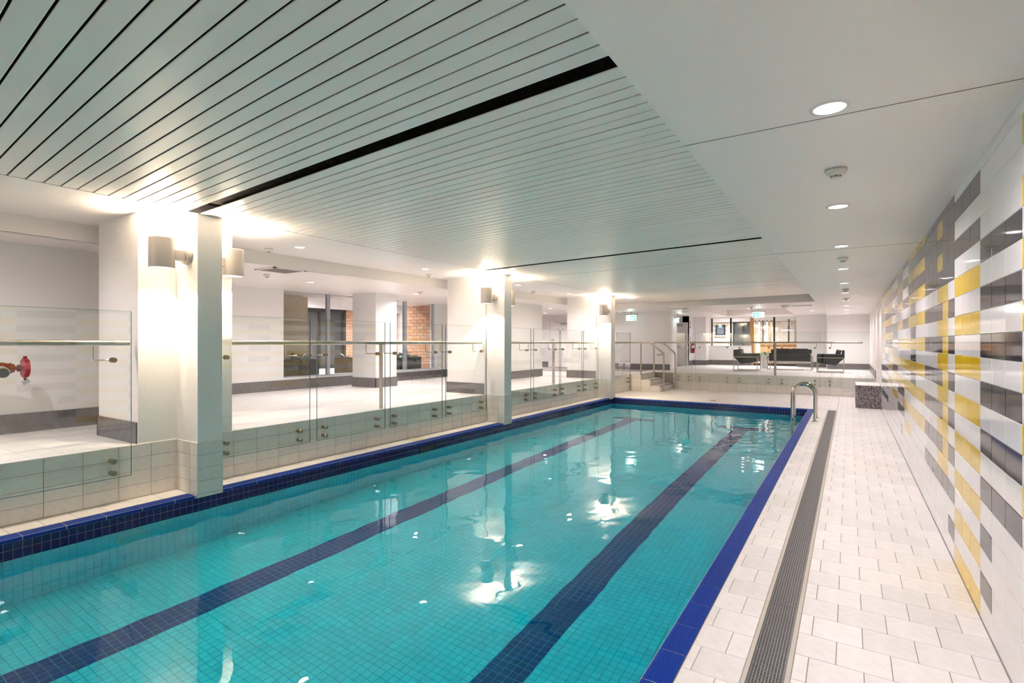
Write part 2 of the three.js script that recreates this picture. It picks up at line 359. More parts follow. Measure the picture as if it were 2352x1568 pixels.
// pool basin
{
  const pool = tag(new THREE.Group(), 'long indoor swimming pool with blue-edged mosaic basin', 'pool'); pool.name = numbered('swimming_pool'); scene.add(pool);
  const Z0 = -3.4;
  obj('basin_floor', box(XPL - 0.3, XPR + 0.12, BASIN - 0.25, BASIN - 0.004, Z0 - 0.3, ZEND + 0.3), M.aquaGrout, pool);
  obj('basin_wall', [box(XPL - 0.32, XPL - 0.004, BASIN, -0.205, Z0, ZEND + 0.004), box(XPL - 0.1, XPL - 0.004, -0.205, -0.03, Z0, ZEND + 0.004)], M.aquaGrout, pool);
  obj('basin_wall', [box(XPL - 0.1, XPR + 0.1, BASIN, -0.205, ZEND + 0.004, ZEND + 0.3), box(XPL - 0.004, XPR + 0.1, -0.205, -0.03, ZEND + 0.004, ZEND + 0.118)], M.aquaGrout, pool);
  obj('basin_wall', [box(XPR, XPR + 0.118, BASIN, -0.03, Z0, ZEND + 0.004)], M.aqua[0], pool);
  obj('basin_wall', [box(XPL - 0.1, XPR + 0.1, BASIN, -0.03, Z0 - 0.3, Z0)], M.aqua[0], pool);
  obj('grout_strip', [box(XPL - 0.004, XPL - 0.002, -0.19, -0.022, 0, ZEND), box(XPL - 0.002, XPR, -0.19, -0.022, ZEND + 0.002, ZEND + 0.004)], M.bandGrout, pool);
  const q = 0.052;
  const lane = (x, z) => {
    for (const c of [-3.94, -1.72]) { if (Math.abs(x - c) < 0.13 && z < 10.75) return true; if (Math.abs(x - c) < 0.44 && z > 10.75 && z < 11.0) return true; }
    return false;
  };
  const fl = layRect({ a0: XPL, a1: XPR, b0: 0.1, b1: ZEND, pa: q, pb: q, gap: 0.0035, make: (x, z, w, h) => ({ x, y: BASIN - 0.005, z, w, h, face: 'up', mats: lane(x, z) ? M.lane : M.aqua, v: (rnd() * 3) | 0 }) });
  tileField(pool, 'floor_mosaic', fl, 0.005, 300, 0.001);
  const band = [
    ...layRect({ a0: 0, a1: ZEND, b0: -0.19, b1: -0.03, pa: q, pb: 0.0533, gap: 0.003, make: (z, y, w, h) => ({ x: XPL - 0.004, y, z, w, h, face: 'plusX', mats: M.navy, v: (rnd() * 3) | 0 }), skip: (z, y) => z > 5.33 && z < 5.66 && y > -0.17 && y < -0.07 }),
    ...layRect({ a0: XPL, a1: XPR, b0: -0.19, b1: -0.03, pa: q, pb: 0.0533, gap: 0.003, make: (x, y, w, h) => ({ x, y, z: ZEND + 0.004, w, h, face: 'near', mats: M.navy, v: (rnd() * 3) | 0 }) }),
  ];
  tileField(pool, 'waterline_mosaic', band, 0.005, 300, 0.0008);
  tileField(pool, 'wall_mosaic', [
    ...layRect({ a0: 0, a1: ZEND, b0: BASIN, b1: -0.19, pa: q, pb: q, gap: 0.0035, make: (z, y, w, h) => ({ x: XPL - 0.005, y, z, w, h, face: 'plusX', mats: M.aqua, v: (rnd() * 3) | 0 }) }),
    ...layRect({ a0: XPL, a1: XPR, b0: BASIN, b1: -0.19, pa: q, pb: q, gap: 0.0035, make: (x, y, w, h) => ({ x, y, z: ZEND + 0.005, w, h, face: 'near', mats: M.aqua, v: (rnd() * 3) | 0 }) }),
  ], 0.005, 300, 0.001);
  // ribbed blue coping: profile across the edge, nosing towards the water
  const prof = (L) => {
    const sh = new THREE.Shape(); sh.moveTo(0, -0.03); sh.lineTo(0, -0.012); sh.quadraticCurveTo(0, 0, 0.014, 0);
    for (let i = 0; i < 9; i++) { const x = 0.018 + i * 0.0105; sh.lineTo(x, 0); sh.lineTo(x + 0.002, -0.0022); sh.lineTo(x + 0.004, -0.0022); sh.lineTo(x + 0.006, 0); }
    sh.lineTo(0.118, 0); sh.lineTo(0.118, -0.03); sh.closePath();
    const g = new THREE.ExtrudeGeometry(sh, { depth: L, bevelEnabled: false, curveSegments: 3 });
    return metreUV(g);
  };
  const addCoping = (g, m, x, z, ry) => { const t = put(new THREE.Mesh(g, m)); t.name = 'coping_tile'; t.position.copy(V(x, 0, z)); t.rotation.y = ry; pool.add(t); };
  obj('coping_bed', [box(XPR + 0.003, XPR + 0.118, -0.03, -0.003, Z0, ZEND), box(XPL - 0.118, XPL - 0.003, -0.03, -0.003, Z0, ZEND), box(XPL - 0.118, XPR + 0.118, -0.03, -0.003, ZEND + 0.003, ZEND + 0.118)], M.paleGrout, pool);
  const full = prof(0.2445);
  const nibs = [[-2.61, -2.35], [2.41, 2.66], [7.385, 7.63], [12.1, 12.42]];
  for (let z = 2.345 - 0.25 * 22; z < ZEND; z += 0.25) {
    const L = Math.min(0.2445, ZEND - z - 0.003); if (L < 0.02) continue;
    addCoping(L < 0.24 ? prof(L) : full, M.coping[(rnd() * 3) | 0], XPR, z + L, 0);        // right edge, nosing towards -X
  }
  for (let z = 1.0 - 0.25 * 17; z < ZEND; z += 0.25) {
    let a = z, b = Math.min(z + 0.2445, ZEND - 0.003);
    for (const n of nibs) { if (a >= n[0] && a < n[1]) a = n[1]; if (b > n[0] && b <= n[1]) b = n[0]; }
    if (b - a < 0.03) continue;
    addCoping(b - a > 0.24 ? full : prof(b - a), M.coping[(rnd() * 3) | 0], XPL, a, Math.PI); // left edge, nosing towards +X
  }
  for (let x = XPL; x < XPR + 0.1; x += 0.25) { const L = Math.min(0.2445, XPR + 0.118 - x); if (L > 0.03) addCoping(L < 0.24 ? prof(L) : full, M.coping[(rnd() * 3) | 0], x, ZEND, -Math.PI / 2 + Math.PI); }
  // overflow mouth in the waterline band: dark sheet, its inner shade painted in
  obj('overflow_mouth', [box(XPL - 0.003, XPL + 0.012, -0.175, -0.165, 5.33, 5.66), box(XPL - 0.003, XPL + 0.012, -0.075, -0.065, 5.33, 5.66), box(XPL - 0.003, XPL + 0.012, -0.175, -0.065, 5.33, 5.345), box(XPL - 0.003, XPL + 0.012, -0.175, -0.065, 5.645, 5.66), box(XPL - 0.003, XPL + 0.001, -0.175, -0.065, 5.33, 5.66)], M.darkFrame, pool, 'rectangular overflow opening in the blue band, its shade painted as a dark sheet');
  const ring = new THREE.TorusGeometry(0.11, 0.018, 10, 32); ring.rotateY(Math.PI / 2); ring.translate(XPL + 0.01, -0.42, -1.93);
  const lens = new THREE.CylinderGeometry(0.1, 0.1, 0.012, 28); lens.rotateZ(Math.PI / 2); lens.translate(XPL + 0.008, -0.42, -1.93);
  obj('underwater_fitting', ring, M.whitePlastic, pool, 'round white fitting below the waterline'); obj('underwater_fitting', lens, M.whitePlastic, pool);
}
// the water itself: one body with a softly rippled top
{
  const x0 = XPL - 0.02, x1 = XPR + 0.02, z0 = -3.42, z1 = ZEND + 0.02, nx = 110, nz = 400, pos = [], idx = [];
  const h = (x, z) => {
    const far = Math.max(0, Math.min(1, (z - 7.5) / 3)) * Math.max(0, Math.min(1, (x + 3.2) / 1.5));      // livelier water at the ladder end
    return 0.0020 * noise.noise(x * 2.1, z * 1.9, 3.1) + 0.0014 * noise.noise(x * 5.2 + 9, z * 4.6, 7.7) + (0.00048 + 0.0011 * far) * noise.noise(x * 11 + 2, z * 9, 1.3) + 0.0007 * far * noise.noise(x * 19, z * 14, 5.9);
  };
  for (let j = 0; j <= nz; j++) for (let i = 0; i <= nx; i++) { const x = x0 + (x1 - x0) * i / nx, z = z0 + (z1 - z0) * j / nz; pos.push(x, WATER + h(x, z), -z); }
  const id = (i, j) => j * (nx + 1) + i;
  for (let j = 0; j < nz; j++) for (let i = 0; i < nx; i++) idx.push(id(i, j), id(i + 1, j), id(i + 1, j + 1), id(i, j), id(i + 1, j + 1), id(i, j + 1));
  const top = new THREE.BufferGeometry(); top.setAttribute('position', new THREE.Float32BufferAttribute(pos, 3)); top.setIndex(idx); top.computeVertexNormals();
  const B = BASIN - 0.06, sp = [], quad = (a, b, c, d) => sp.push(...a, ...b, ...c, ...a, ...c, ...d);
  const at = (i, j) => pos.slice(3 * id(i, j), 3 * id(i, j) + 3), dn = (p) => [p[0], B, p[2]];
  for (let i = 0; i < nx; i++) { quad(dn(at(i, 0)), dn(at(i + 1, 0)), at(i + 1, 0), at(i, 0)); quad(dn(at(i + 1, nz)), dn(at(i, nz)), at(i, nz), at(i + 1, nz)); }
  for (let j = 0; j < nz; j++) { quad(dn(at(0, j + 1)), dn(at(0, j)), at(0, j), at(0, j + 1)); quad(dn(at(nx, j)), dn(at(nx, j + 1)), at(nx, j + 1), at(nx, j)); }
  quad([x0, B, -z1], [x1, B, -z1], [x1, B, -z0], [x0, B, -z0]);
  const side = new THREE.BufferGeometry(); side.setAttribute('position', new THREE.Float32BufferAttribute(sp, 3)); side.computeVertexNormals();
  for (const g of [top, side]) g.setAttribute('uv', new THREE.Float32BufferAttribute(new Float32Array(g.attributes.position.count * 2), 2));
  const w = obj('pool_water', [top, side], M.water); w.castShadow = false;
  tag(w, 'clear turquoise water with faint ripples filling the pool', 'water', null, 'stuff');
}

// ---------------------------------------------------------------- ceilings
const ZS0 = -2.5, slatEnd = (zl) => -(0.30 + 0.025 * zl);
{
  const c = struct('ceiling', box(XPL + 0.02, -0.66, S + 0.10, S + 0.14, ZBACK, 15.1), M.insulation, 'white slatted ceiling with dark gaps over the pool', 'ceiling');
  const xl = XPL + 0.035, xr = -0.70, L = xr - xl;
  const cache = new Map();
  const slatGeo = (w, len) => {
    const key = w.toFixed(3) + len.toFixed(2); if (cache.has(key)) return cache.get(key);
    const sh = new THREE.Shape(), r = 0.012, t = w / 2;
    sh.moveTo(len, -t); sh.lineTo(len, t); sh.lineTo(r, t); sh.quadraticCurveTo(0, t, 0, t - r); sh.lineTo(0, -t + r); sh.quadraticCurveTo(0, -t, r, -t); sh.closePath();
    const g = new THREE.ExtrudeGeometry(sh, { depth: 0.004, bevelEnabled: true, bevelThickness: 0.0015, bevelSize: 0.002, bevelSegments: 1, curveSegments: 3 });
    g.rotateX(-Math.PI / 2); cache.set(key, metreUV(g)); return cache.get(key);
  };
  let k = 0;
  for (let zl = 2.437 - 0.0985 * 72; zl < 14.9; zl += 0.0985, k++) {
    const zc = zl + 0.0493;
    if (Math.abs(zc - (2.336 + 0.05)) < 0.04) continue;                      // boards left out
    if (Math.abs(zc - 6.845) < 0.0493) continue;
    let w = 0.083;
    if (Math.abs(zc - 8.09) < 0.0493) w = 0.05;
    if (Math.abs(zc - 11.45) < 0.0493) w = 0.055;
    const dz = slatEnd(zc), len = Math.hypot(L, dz);
    const s = put(new THREE.Mesh(slatGeo(w, len), M.slat)); s.name = 'slat';
    s.position.copy(V(xl, S, zc)); s.rotation.y = -Math.atan2(dz, L) * -1; s.rotation.x = (rnd() - 0.5) * 0.006;
    c.add(s);
  }
  struct('ceiling_soffit', [box(-0.65, XR + 0.2, SOF, SOF + 0.28, ZBACK, 22.2)], M.soffit, 'smooth white soffit over the walkway beside the tiled wall', 'ceiling');
  struct('ceiling_left', [box(-6.36, XPL + 0.015, S, S + 0.12, ZBACK, 15.1)], M.soffit, 'smooth white ceiling strip above the pillars', 'ceiling');
  struct('ceiling_bay', [box(-10, -6.335, LOW, LOW + 0.12, ZBACK, 17)], M.soffit, 'lower white ceiling over the raised walkway', 'ceiling');
  struct('trim_1', [box(-6.36, -6.30, LOW, S + 0.05, ZBACK, 15.1)], M.soffit, 'step down between the two white ceilings of the walkway', 'bulkhead');
  struct('trim_2', [box(-6.30, -0.66, LOB, S + 0.14, 15.0, 15.14)], M.paint, 'shallow white beam at the far end of the slatted ceiling', 'beam');
}
// lounge ceiling with a slatted recess
{
  const [a0, a1, b0, b1] = [-3.95, -1.64, 17.0, 21.4], T = LOB + 0.24;
  const c = struct('ceiling_lounge', [box(-10, a0, LOB, LOB + 0.1, 15.14, 22.4), box(a1, -0.64, LOB, LOB + 0.1, 15.14, 22.2), box(a0, a1, LOB, LOB + 0.1, 15.14, b0), box(a0, a1, LOB, LOB + 0.1, b1, 22.4),
    box(a0 - 0.05, a0, LOB + 0.1, T + 0.06, b0, b1), box(a1, a1 + 0.05, LOB + 0.1, T + 0.06, b0, b1), box(a0, a1, LOB + 0.1, T + 0.06, b0 - 0.05, b0), box(a0, a1, LOB + 0.1, T + 0.06, b1, b1 + 0.05), box(a0, a1, T + 0.06, T + 0.1, b0, b1)], M.soffit, 'white lounge ceiling with a recessed slatted panel', 'ceiling');
  for (let x = a0 + 0.05; x < a1 - 0.03; x += 0.0985) obj('slat', rbox(x, x + 0.084, T - 0.01, T + 0.006, b0 + 0.01, b1 - 0.01, 0.003), M.slat, c);
}

// ---------------------------------------------------------------- walls and pillars of the left side
const TILEBASE = [];
function pillar(label, zBody, zNib0, zNib1, zBodyEnd, xBack) {
  const w = struct('wall_pillar', [box(xBack, XL - 0.006, P - 0.012, S + 0.06, zBody, zBodyEnd)], M.stucco, label, 'pillar');
  obj('pillar_nib', [box(XL - 0.01, -4.918, P - 0.004, S + 0.06, zNib0 + 0.008, zNib1 - 0.008), box(XL - 0.01, -4.922, -0.03, P - 0.004, zNib0 + 0.012, zNib1 - 0.012)], M.stucco, w);
  const mkZ = (f, z) => (x, y, wd, h) => ({ x, y, z, w: wd, h, face: f, mats: M.riserTile, v: (rnd() * 3) | 0 });
  tileField(w, 'base_tile', [
    ...layRect({ a0: XL, a1: -4.914, b0: 0.001, b1: P, pa: 0.2505, pb: ROW, gap: 0.003, startB: 0, make: mkZ('near', zNib0 + 0.010) }),
    ...layRect({ a0: zNib0 + 0.002, a1: zNib1 - 0.002, b0: -0.028, b1: P, pa: 0.2505, pb: ROW, gap: 0.003, startB: 0, make: (z, y, wd, h) => ({ x: -4.92, y, z, w: wd, h, face: 'plusX', mats: M.riserTile, v: 1 }) }),
    ...layRect({ a0: XL, a1: -4.914, b0: 0.001, b1: P, pa: 0.2505, pb: ROW, gap: 0.003, startB: 0, make: mkZ('far', zNib1 - 0.010) }),
  ], 0.008, 300, 0.0012);
  part('baseboard', box(xBack - 0.012, XL - 0.02, P, P + 0.19, zBody - 0.012, zBody + 0.002), M.granite, w, 'dark speckled granite skirting');
  part('baseboard', box(xBack - 0.012, xBack + 0.002, P, P + 0.19, zBody - 0.012, zBodyEnd), M.granite, w, 'dark speckled granite skirting');
  return w;
}
pillar('white pillar behind the viewer, before the red valve bay', -2.9, -2.6, -2.36, -2.05, -6.13);
pillar('white pillar beside the red fire valve, wall lamps on both sides', 2.11, 2.42, 2.655, 2.95, -6.13);
pillar('white pillar beside the pane-glazed bay, second along the pool', 7.36, 7.395, 7.625, 7.9, -6.13);
pillar('white pillar at the far corner of the pool by the steps', 12.10, 12.12, 12.40, 12.6, -6.1);

function skirting(name, geos, label) { return struct(name, geos, M.granite, label, 'skirting'); }
struct('wall_left', [box(-7.2, -6.96, P - 0.1, LOW + 0.1, ZBACK, 2.6), box(-9.2, -6.1, P - 0.1, LOW + 0.1, 2.6, 2.75)], M.paint, 'plain white wall behind the red fire valve', 'wall');
skirting('baseboard_left', [box(-6.962, -6.948, P, P + 0.19, ZBACK, 2.6)], 'dark granite skirting under the red fire valve');
// bay with the courtyard window
struct('wall_left', [box(-9.2, -8.97, P - 0.1, LOW + 0.1, 2.75, 5.98), box(-9.2, -8.97, P - 0.1, 0.70, 5.98, 10.34), box(-9.2, -8.97, P - 0.1, LOW + 0.1, 10.34, 10.9), box(-9.2, -6.95, P - 0.1, LOW + 0.1, 10.78, 10.9)], M.paint, 'white wall with the wide courtyard window', 'wall');
skirting('baseboard_left', [box(-8.972, -8.958, P, P + 0.19, 2.75, 10.78), box(-8.97, -6.95, P, P + 0.19, 10.768, 10.782)], 'dark granite skirting below the courtyard window');
{
  const c = struct('wall_column', box(-8.58, -7.9, P - 0.01, LOW + 0.05, 7.28, 7.85), M.paint, 'square white column standing before the courtyard window', 'column');
  part('baseboard', [box(-8.592, -7.888, P, P + 0.19, 7.268, 7.282), box(-7.902, -7.888, P, P + 0.19, 7.268, 7.862)], M.granite, c, 'dark speckled granite skirting');
}
struct('wall_left', [box(-7.2, -6.95, P - 0.1, LOW + 0.1, 10.9, 12.3)], M.paint, 'plain white wall between the window bay and the passage', 'wall');
skirting('baseboard_left', [box(-6.952, -6.938, P, P + 0.19, 10.78, 12.3)], 'dark granite skirting beside the passage opening');
struct('wall_passage', [box(-9.85, -9.75, P - 0.1, LOW + 0.1, 10.9, 17), box(-9.8, -4.87, P - 0.1, LOB + 0.1, 16.95, 17.2)], M.paint, 'white wall at the end of the passage, carrying the exit sign', 'wall');
skirting('baseboard_far', [box(-8.3, -4.858, P, P + 0.19, 16.938, 16.952), box(-9.8, -9.32, P, P + 0.19, 16.938, 16.952)], 'dark granite skirting below the exit sign');
// ends that close the hall behind the viewer
struct('wall_near', [box(-7.2, XR + 0.2, -1.6, 2.9, ZBACK - 0.2, ZBACK)], M.paint, 'white end wall closing the hall behind the viewer', 'wall');
struct('ceiling_void', [box(-9.05, XR + 0.2, 2.72, 2.8, ZBACK - 0.2, 22.3)], M.paint, 'slab above the suspended ceilings', 'slab');

// ---------------------------------------------------------------- lamps
function spot(x, y, z, dx, dy, dz, candela, angle, penumbra, colour, radius = 2) {
  const l = new THREE.SpotLight(colour, candela, 0, angle, penumbra, 2);
  l.position.copy(V(x, y, z)); l.target.position.copy(V(x + dx, y + dy, z + dz));
  l.castShadow = true; l.shadow.radius = radius; l.shadow.mapSize.set(1024, 1024); l.shadow.bias = -0.001;
  scene.add(l, l.target); l.target.updateMatrixWorld();
  return l;
}
function downlight(x, y, z, candela, label, group, r = 0.055, angle = 1.4) {
  const t = thing('downlight', label, 'ceiling light', [x, y, z], group);
  part('trim_ring', lathe([[r, 0.004], [r, -0.003], [r + 0.003, -0.005], [r + 0.014, -0.003], [r + 0.016, 0]], x, y, z, 28), M.whitePlastic, t);
  const d = new THREE.CircleGeometry(r + 0.001, 28); d.rotateX(Math.PI / 2); d.translate(x, y - 0.0025, -z);
  part('lens', d, M.glow, t, 'glowing white lens');
  spot(x, y - 0.012, z, 0, -1, 0, candela, angle, 1, COOL, 2.5);
  return t;
}
const deckNames = ['first', 'second', 'third', 'fourth', 'fifth', 'sixth', 'seventh', 'eighth', 'ninth', 'tenth'];
[2.404, 4.176, 5.913, 7.754, 9.646, 11.516, 13.6, 15.6, 17.6, 19.6].forEach((z, i) =>
  downlight(-0.065, SOF, z, POWER.deck, deckNames[i] + ' round soffit downlight counted from the cracked ceiling joint', 'downlights in a row along the soffit'));
[0.6, -1.2, -3].forEach((z, i) => downlight(-0.065, SOF, z, POWER.deck, deckNames[i] + ' added unseen soffit downlight counted from the viewer towards the near end wall', 'added downlights behind the viewer'));  // out-of-frame lamps added to lift the near end of the ceiling
[[3.958, 'window bay, by the valve-side pillar'], [6.2, 'window bay, by the second pillar'], [8.954, 'passage bay, by the second pillar'], [11.23, 'passage bay, by the corner pillar'], [0.95, 'bay of the red valve'], [-0.5, 'bay beyond the red valve, added out of view']].forEach(([z, where]) => downlight(-5.61, S, z, POWER.strip, 'strip downlight over the ' + where, 'downlights in the ceiling strip'));  // the last one is added out of view to brighten the valve bay
downlight(-7.45, LOW, 5.45, POWER.bay, 'recessed downlight over the walkway left of the square column', null);
downlight(-7.45, LOW, 7.95, POWER.bay, 'recessed downlight over the walkway behind the square column', null);
downlight(-7.3, LOW, 13.4, POWER.bay * 1.3, 'recessed downlight at the passage opening', null);
downlight(-8.7, LOW, 15.6, POWER.bay * 1.6, 'added downlight brightening the passage door', null);  // extra lamp added to lift the light in the passage
downlight(-3.08, LOB + 0.225, 19.6, POWER.lobby * 0.6, 'downlight in the slatted recess of the lounge, nearer the sofa', null);
downlight(-3.1, LOB + 0.225, 20.9, POWER.lobby * 0.6, 'downlight in the slatted recess of the lounge, nearer the window', null);
downlight(-7.0, LOB, 15.9, POWER.bay, 'recessed downlight above the exit sign walkway', null);
downlight(-1.0, LOB, 19.2, POWER.lobby * 0.7, 'recessed downlight above the armchair by the white wall', null);

function sconce(x, zWall, dir, label) {                    // dir: -1 the lamp stands on the near side of the nib, +1 on the far side
  const y = 2.155, R = 0.1, Hh = 0.132, zc = zWall + dir * 0.215;
  const t = thing('wall_lamp', label, 'wall lamp', [x, y, zWall]);
  const cyl = lathe([[R - 0.006, -Hh + 0.012], [R - 0.006, -Hh], [R - 0.002, -Hh], [R, -Hh + 0.003], [R, -Hh + 0.022], [R - 0.0015, -Hh + 0.0235], [R, -Hh + 0.025], [R, Hh - 0.025], [R - 0.0015, Hh - 0.0235], [R, Hh - 0.022], [R, Hh - 0.003], [R - 0.002, Hh], [R - 0.006, Hh], [R - 0.006, Hh - 0.012]], x, y, zc, 40);
  part('lamp_body', cyl, M.lampBody, t, 'satin grey cylinder');
  const lo = new THREE.CircleGeometry(R - 0.006, 32); lo.rotateX(Math.PI / 2); lo.translate(x, y - Hh + 0.004, -zc);
  const up = new THREE.CircleGeometry(R - 0.006, 32); up.rotateX(-Math.PI / 2); up.translate(x, y + Hh - 0.008, -zc);
  part('lens', lo, M.glowWarm, t, 'glowing lower lens'); part('lens', up, M.glowWarm, t, 'glowing upper lens');
  part('arm', rbox(x - 0.038, x + 0.038, y - 0.05, y + 0.045, zWall + dir * 0.035, zc - dir * (R - 0.012), 0.012), M.lampBody, t);
  const plate = new THREE.CylinderGeometry(0.075, 0.08, 0.034, 32); plate.rotateX(Math.PI / 2); plate.translate(x, y, -(zWall + dir * 0.017));
  part('wall_plate', plate, M.lampBody, t);
  spot(x, y - Hh - 0.004, zc, 0, -1, 0, POWER.sconceDown, 0.9, 0.06, WARM, 0.8);
  spot(x, y + Hh + 0.004, zc, 0, 1, 0, POWER.sconceUp, 1.5, 1, WARM, 3);
}
sconce(-5.1, -2.6, -1, 'added unseen grey cylinder wall lamp on the near side of the pillar behind the viewer');  // unseen lamp pair added to brighten the near ceiling slats
sconce(-5.1, -2.36, 1, 'added unseen grey cylinder wall lamp on the pool side of the pillar behind the viewer');  // second of the pair added for the near slats
sconce(-5.075, 2.42, -1, 'grey cylinder wall lamp facing the bay with the red valve');
sconce(-5.14, 2.655, 1, 'grey cylinder wall lamp behind the valve-side pillar, facing the window bay');
sconce(-5.13, 7.395, -1, 'grey cylinder wall lamp at the window-bay end by the second pillar');
sconce(-5.10, 7.625, 1, 'grey cylinder wall lamp on the far side of the second pillar');
sconce(-5.02, 12.12, -1, 'grey cylinder wall lamp on the corner pillar before the steps');
sconce(-5.08, 12.40, 1, 'grey cylinder wall lamp on the steps side of the corner pillar');

// ---------------------------------------------------------------- small ceiling fittings
function smoke(x, y, z, label, group) {
  const t = thing('smoke_detector', label, 'detector', [x, y, z], group);
  part('base', lathe([[0.0, 0], [0.052, 0], [0.052, -0.012], [0.05, -0.016], [0.0, -0.016]], x, y, z, 24), M.whitePlastic, t);
  part('cone', lathe([[0.05, -0.016], [0.047, -0.022], [0.028, -0.034], [0.026, -0.034]], x, y, z, 24), M.whitePlastic, t);
  part('sensor_slot_shade', lathe([[0.024, -0.033], [0.023, -0.043]], x, y, z, 24), M.ventGrey, t, 'grey ring in the tone of the shaded sensor slots');  // closed ring; the slots' shade is put into its grey
  part('cap', lathe([[0, -0.05], [0.02, -0.05], [0.026, -0.046], [0.026, -0.042], [0.0, -0.042]], x, y, z, 24), M.whitePlastic, t);
  for (let k = 0; k < 6; k++) { const a = k * Math.PI / 3; part('rib', box(x + Math.cos(a) * 0.024 - 0.003, x + Math.cos(a) * 0.024 + 0.003, y - 0.046, y - 0.03, z + Math.sin(a) * 0.024 - 0.003, z + Math.sin(a) * 0.024 + 0.003), M.whitePlastic, t); }
}
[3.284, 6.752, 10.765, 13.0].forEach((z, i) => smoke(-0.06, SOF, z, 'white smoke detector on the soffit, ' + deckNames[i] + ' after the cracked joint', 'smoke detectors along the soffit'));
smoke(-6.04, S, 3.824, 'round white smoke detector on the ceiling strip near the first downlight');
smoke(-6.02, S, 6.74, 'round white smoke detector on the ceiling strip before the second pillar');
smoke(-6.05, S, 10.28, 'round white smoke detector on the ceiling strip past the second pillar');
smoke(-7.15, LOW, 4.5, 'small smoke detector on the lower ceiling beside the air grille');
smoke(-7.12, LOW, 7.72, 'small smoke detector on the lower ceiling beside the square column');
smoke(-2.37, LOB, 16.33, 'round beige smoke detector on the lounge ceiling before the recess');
{
  const t = thing('ceiling_dome', 'white half-dome sensor on the lounge ceiling', 'sensor', [-1.47, LOB, 16.1]);
  part('base', lathe([[0, 0], [0.11, 0], [0.11, -0.02], [0, -0.02]], -1.47, LOB, 16.1, 24), M.whitePlastic, t);
  part('dome', lathe([[0.1, -0.02], [0.092, -0.045], [0.06, -0.075], [0.0, -0.085]], -1.47, LOB, 16.1, 24), M.whitePlastic, t);
}
function grille(x0, x1, y, z0, z1, along, label) {
  const t = thing('air_grille', label, 'vent', [(x0 + x1) / 2, y, (z0 + z1) / 2]), b = 0.035;
  part('frame', [box(x0, x1, y - 0.012, y, z0, z0 + b), box(x0, x1, y - 0.012, y, z1 - b, z1), box(x0, x0 + b, y - 0.012, y, z0, z1), box(x1 - b, x1, y - 0.012, y, z0, z1)], M.whitePlastic, t);
  part('backing', box(x0 + b, x1 - b, y - 0.003, y, z0 + b, z1 - b), M.ventGrey, t, 'grey sheet in the tone of the shaded opening behind the blades');  // flat sheet; shade of the duct opening is put into its colour
  if (along === 'x') for (let z = z0 + b + 0.008; z < z1 - b; z += 0.02) part('blade', box(x0 + b, x1 - b, y - 0.011, y - 0.004, z, z + 0.013), M.ventGrey, t);
  else for (let x = x0 + b + 0.008; x < x1 - b; x += 0.02) part('blade', box(x, x + 0.013, y - 0.011, y - 0.004, z0 + b, z1 - b), M.ventGrey, t);
}
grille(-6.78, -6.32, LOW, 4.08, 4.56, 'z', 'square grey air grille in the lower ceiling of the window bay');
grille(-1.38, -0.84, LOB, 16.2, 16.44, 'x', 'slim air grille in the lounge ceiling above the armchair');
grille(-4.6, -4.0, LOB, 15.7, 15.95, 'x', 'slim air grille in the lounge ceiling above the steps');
// joint lines in the soffit plaster
struct('trim_3', [box(-0.65, XR, SOF - 0.0015, SOF + 0.001, 2.50, 2.504), box(-0.65, XR, SOF - 0.0015, SOF + 0.001, 6.09, 6.094)], std({ color: lin(0.25, 0.23, 0.21), roughness: 0.9 }), 'cracked plasterboard joints across the soffit', 'joint');

// ---------------------------------------------------------------- glass balustrades
function standoffs(t, list, axis, plane, out) {            // steel bolts that carry a pane
  for (const [u, y] of list) {
    const a = (d) => axis === 'x' ? [plane + out * d, y, u] : [u, y, plane + out * d];
    const s = part('standoff', rod(a(-0.055), a(0.016), 0.019, 0.019, 18), M.brass, t, 'brass-tinted steel standoff');
    part('cap', [rod(a(0.016), a(0.022), 0.023, 0.020, 18), rod(a(0.012), a(0.016), 0.023, 0.023, 18)], M.brass, s);
  }
}
const G = -5.232, GB = 0.22, GT = 1.64;
function panelX(z0, z1, studs, label, group) {              // pane beside the pool, standing along Z
  const t = thing('glass_panel', label, 'glass panel', [G, GB, (z0 + z1) / 2], group);
  part('pane', box(G - 0.006, G + 0.006, GB + 0.002, GT - 0.002, z0 + 0.002, z1 - 0.002), M.glass, t, 'clear glass');
  part('edge', [box(G - 0.006, G + 0.006, GB, GT, z0, z0 + 0.002), box(G - 0.006, G + 0.006, GB, GT, z1 - 0.002, z1), box(G - 0.006, G + 0.006, GT - 0.002, GT, z0, z1), box(G - 0.006, G + 0.006, GB, GB + 0.002, z0, z1)], M.glassEdge, t, 'green polished glass edge');
  standoffs(t, studs.flatMap((z) => [[z, 0.362], [z, 0.262]]), 'x', G, 1);
}
panelX(0.96, 2.034, [1.09, 1.903], 'clear glass panel in front of the red fire valve');
panelX(-0.2, 0.87, [-0.07, 0.74], 'clear glass panel beyond the red fire valve');
panelX(2.75, 3.822, [2.861, 3.696], 'clear glass panel behind the valve-side pillar, first of the window bay');
panelX(3.914, 4.986, [4.037, 4.857], 'clear glass panel before the square column, second of the window bay');
panelX(5.078, 6.158, [5.172, 6.008], 'clear glass panel before the dark planter, third of the window bay');
panelX(6.239, 7.312, [6.346, 7.186], 'clear glass panel touching the second pillar, last of the window bay');
panelX(7.738, 8.81, [7.86, 8.669], 'clear glass panel just past the second pillar');
panelX(8.906, 10.004, [9.003, 9.828], 'clear glass panel in front of the passage door');
panelX(10.066, 11.138, [10.168, 10.998], 'clear glass panel at the passage opening');
panelX(11.224, 12.07, [11.33, 11.96], 'clear glass panel lit by the corner pillar lamp');
panelX(12.9, 14.339, [13.05, 14.2], 'clear glass panel between the corner pillar and the steps');
const GZ = ZPLAT - 0.062;
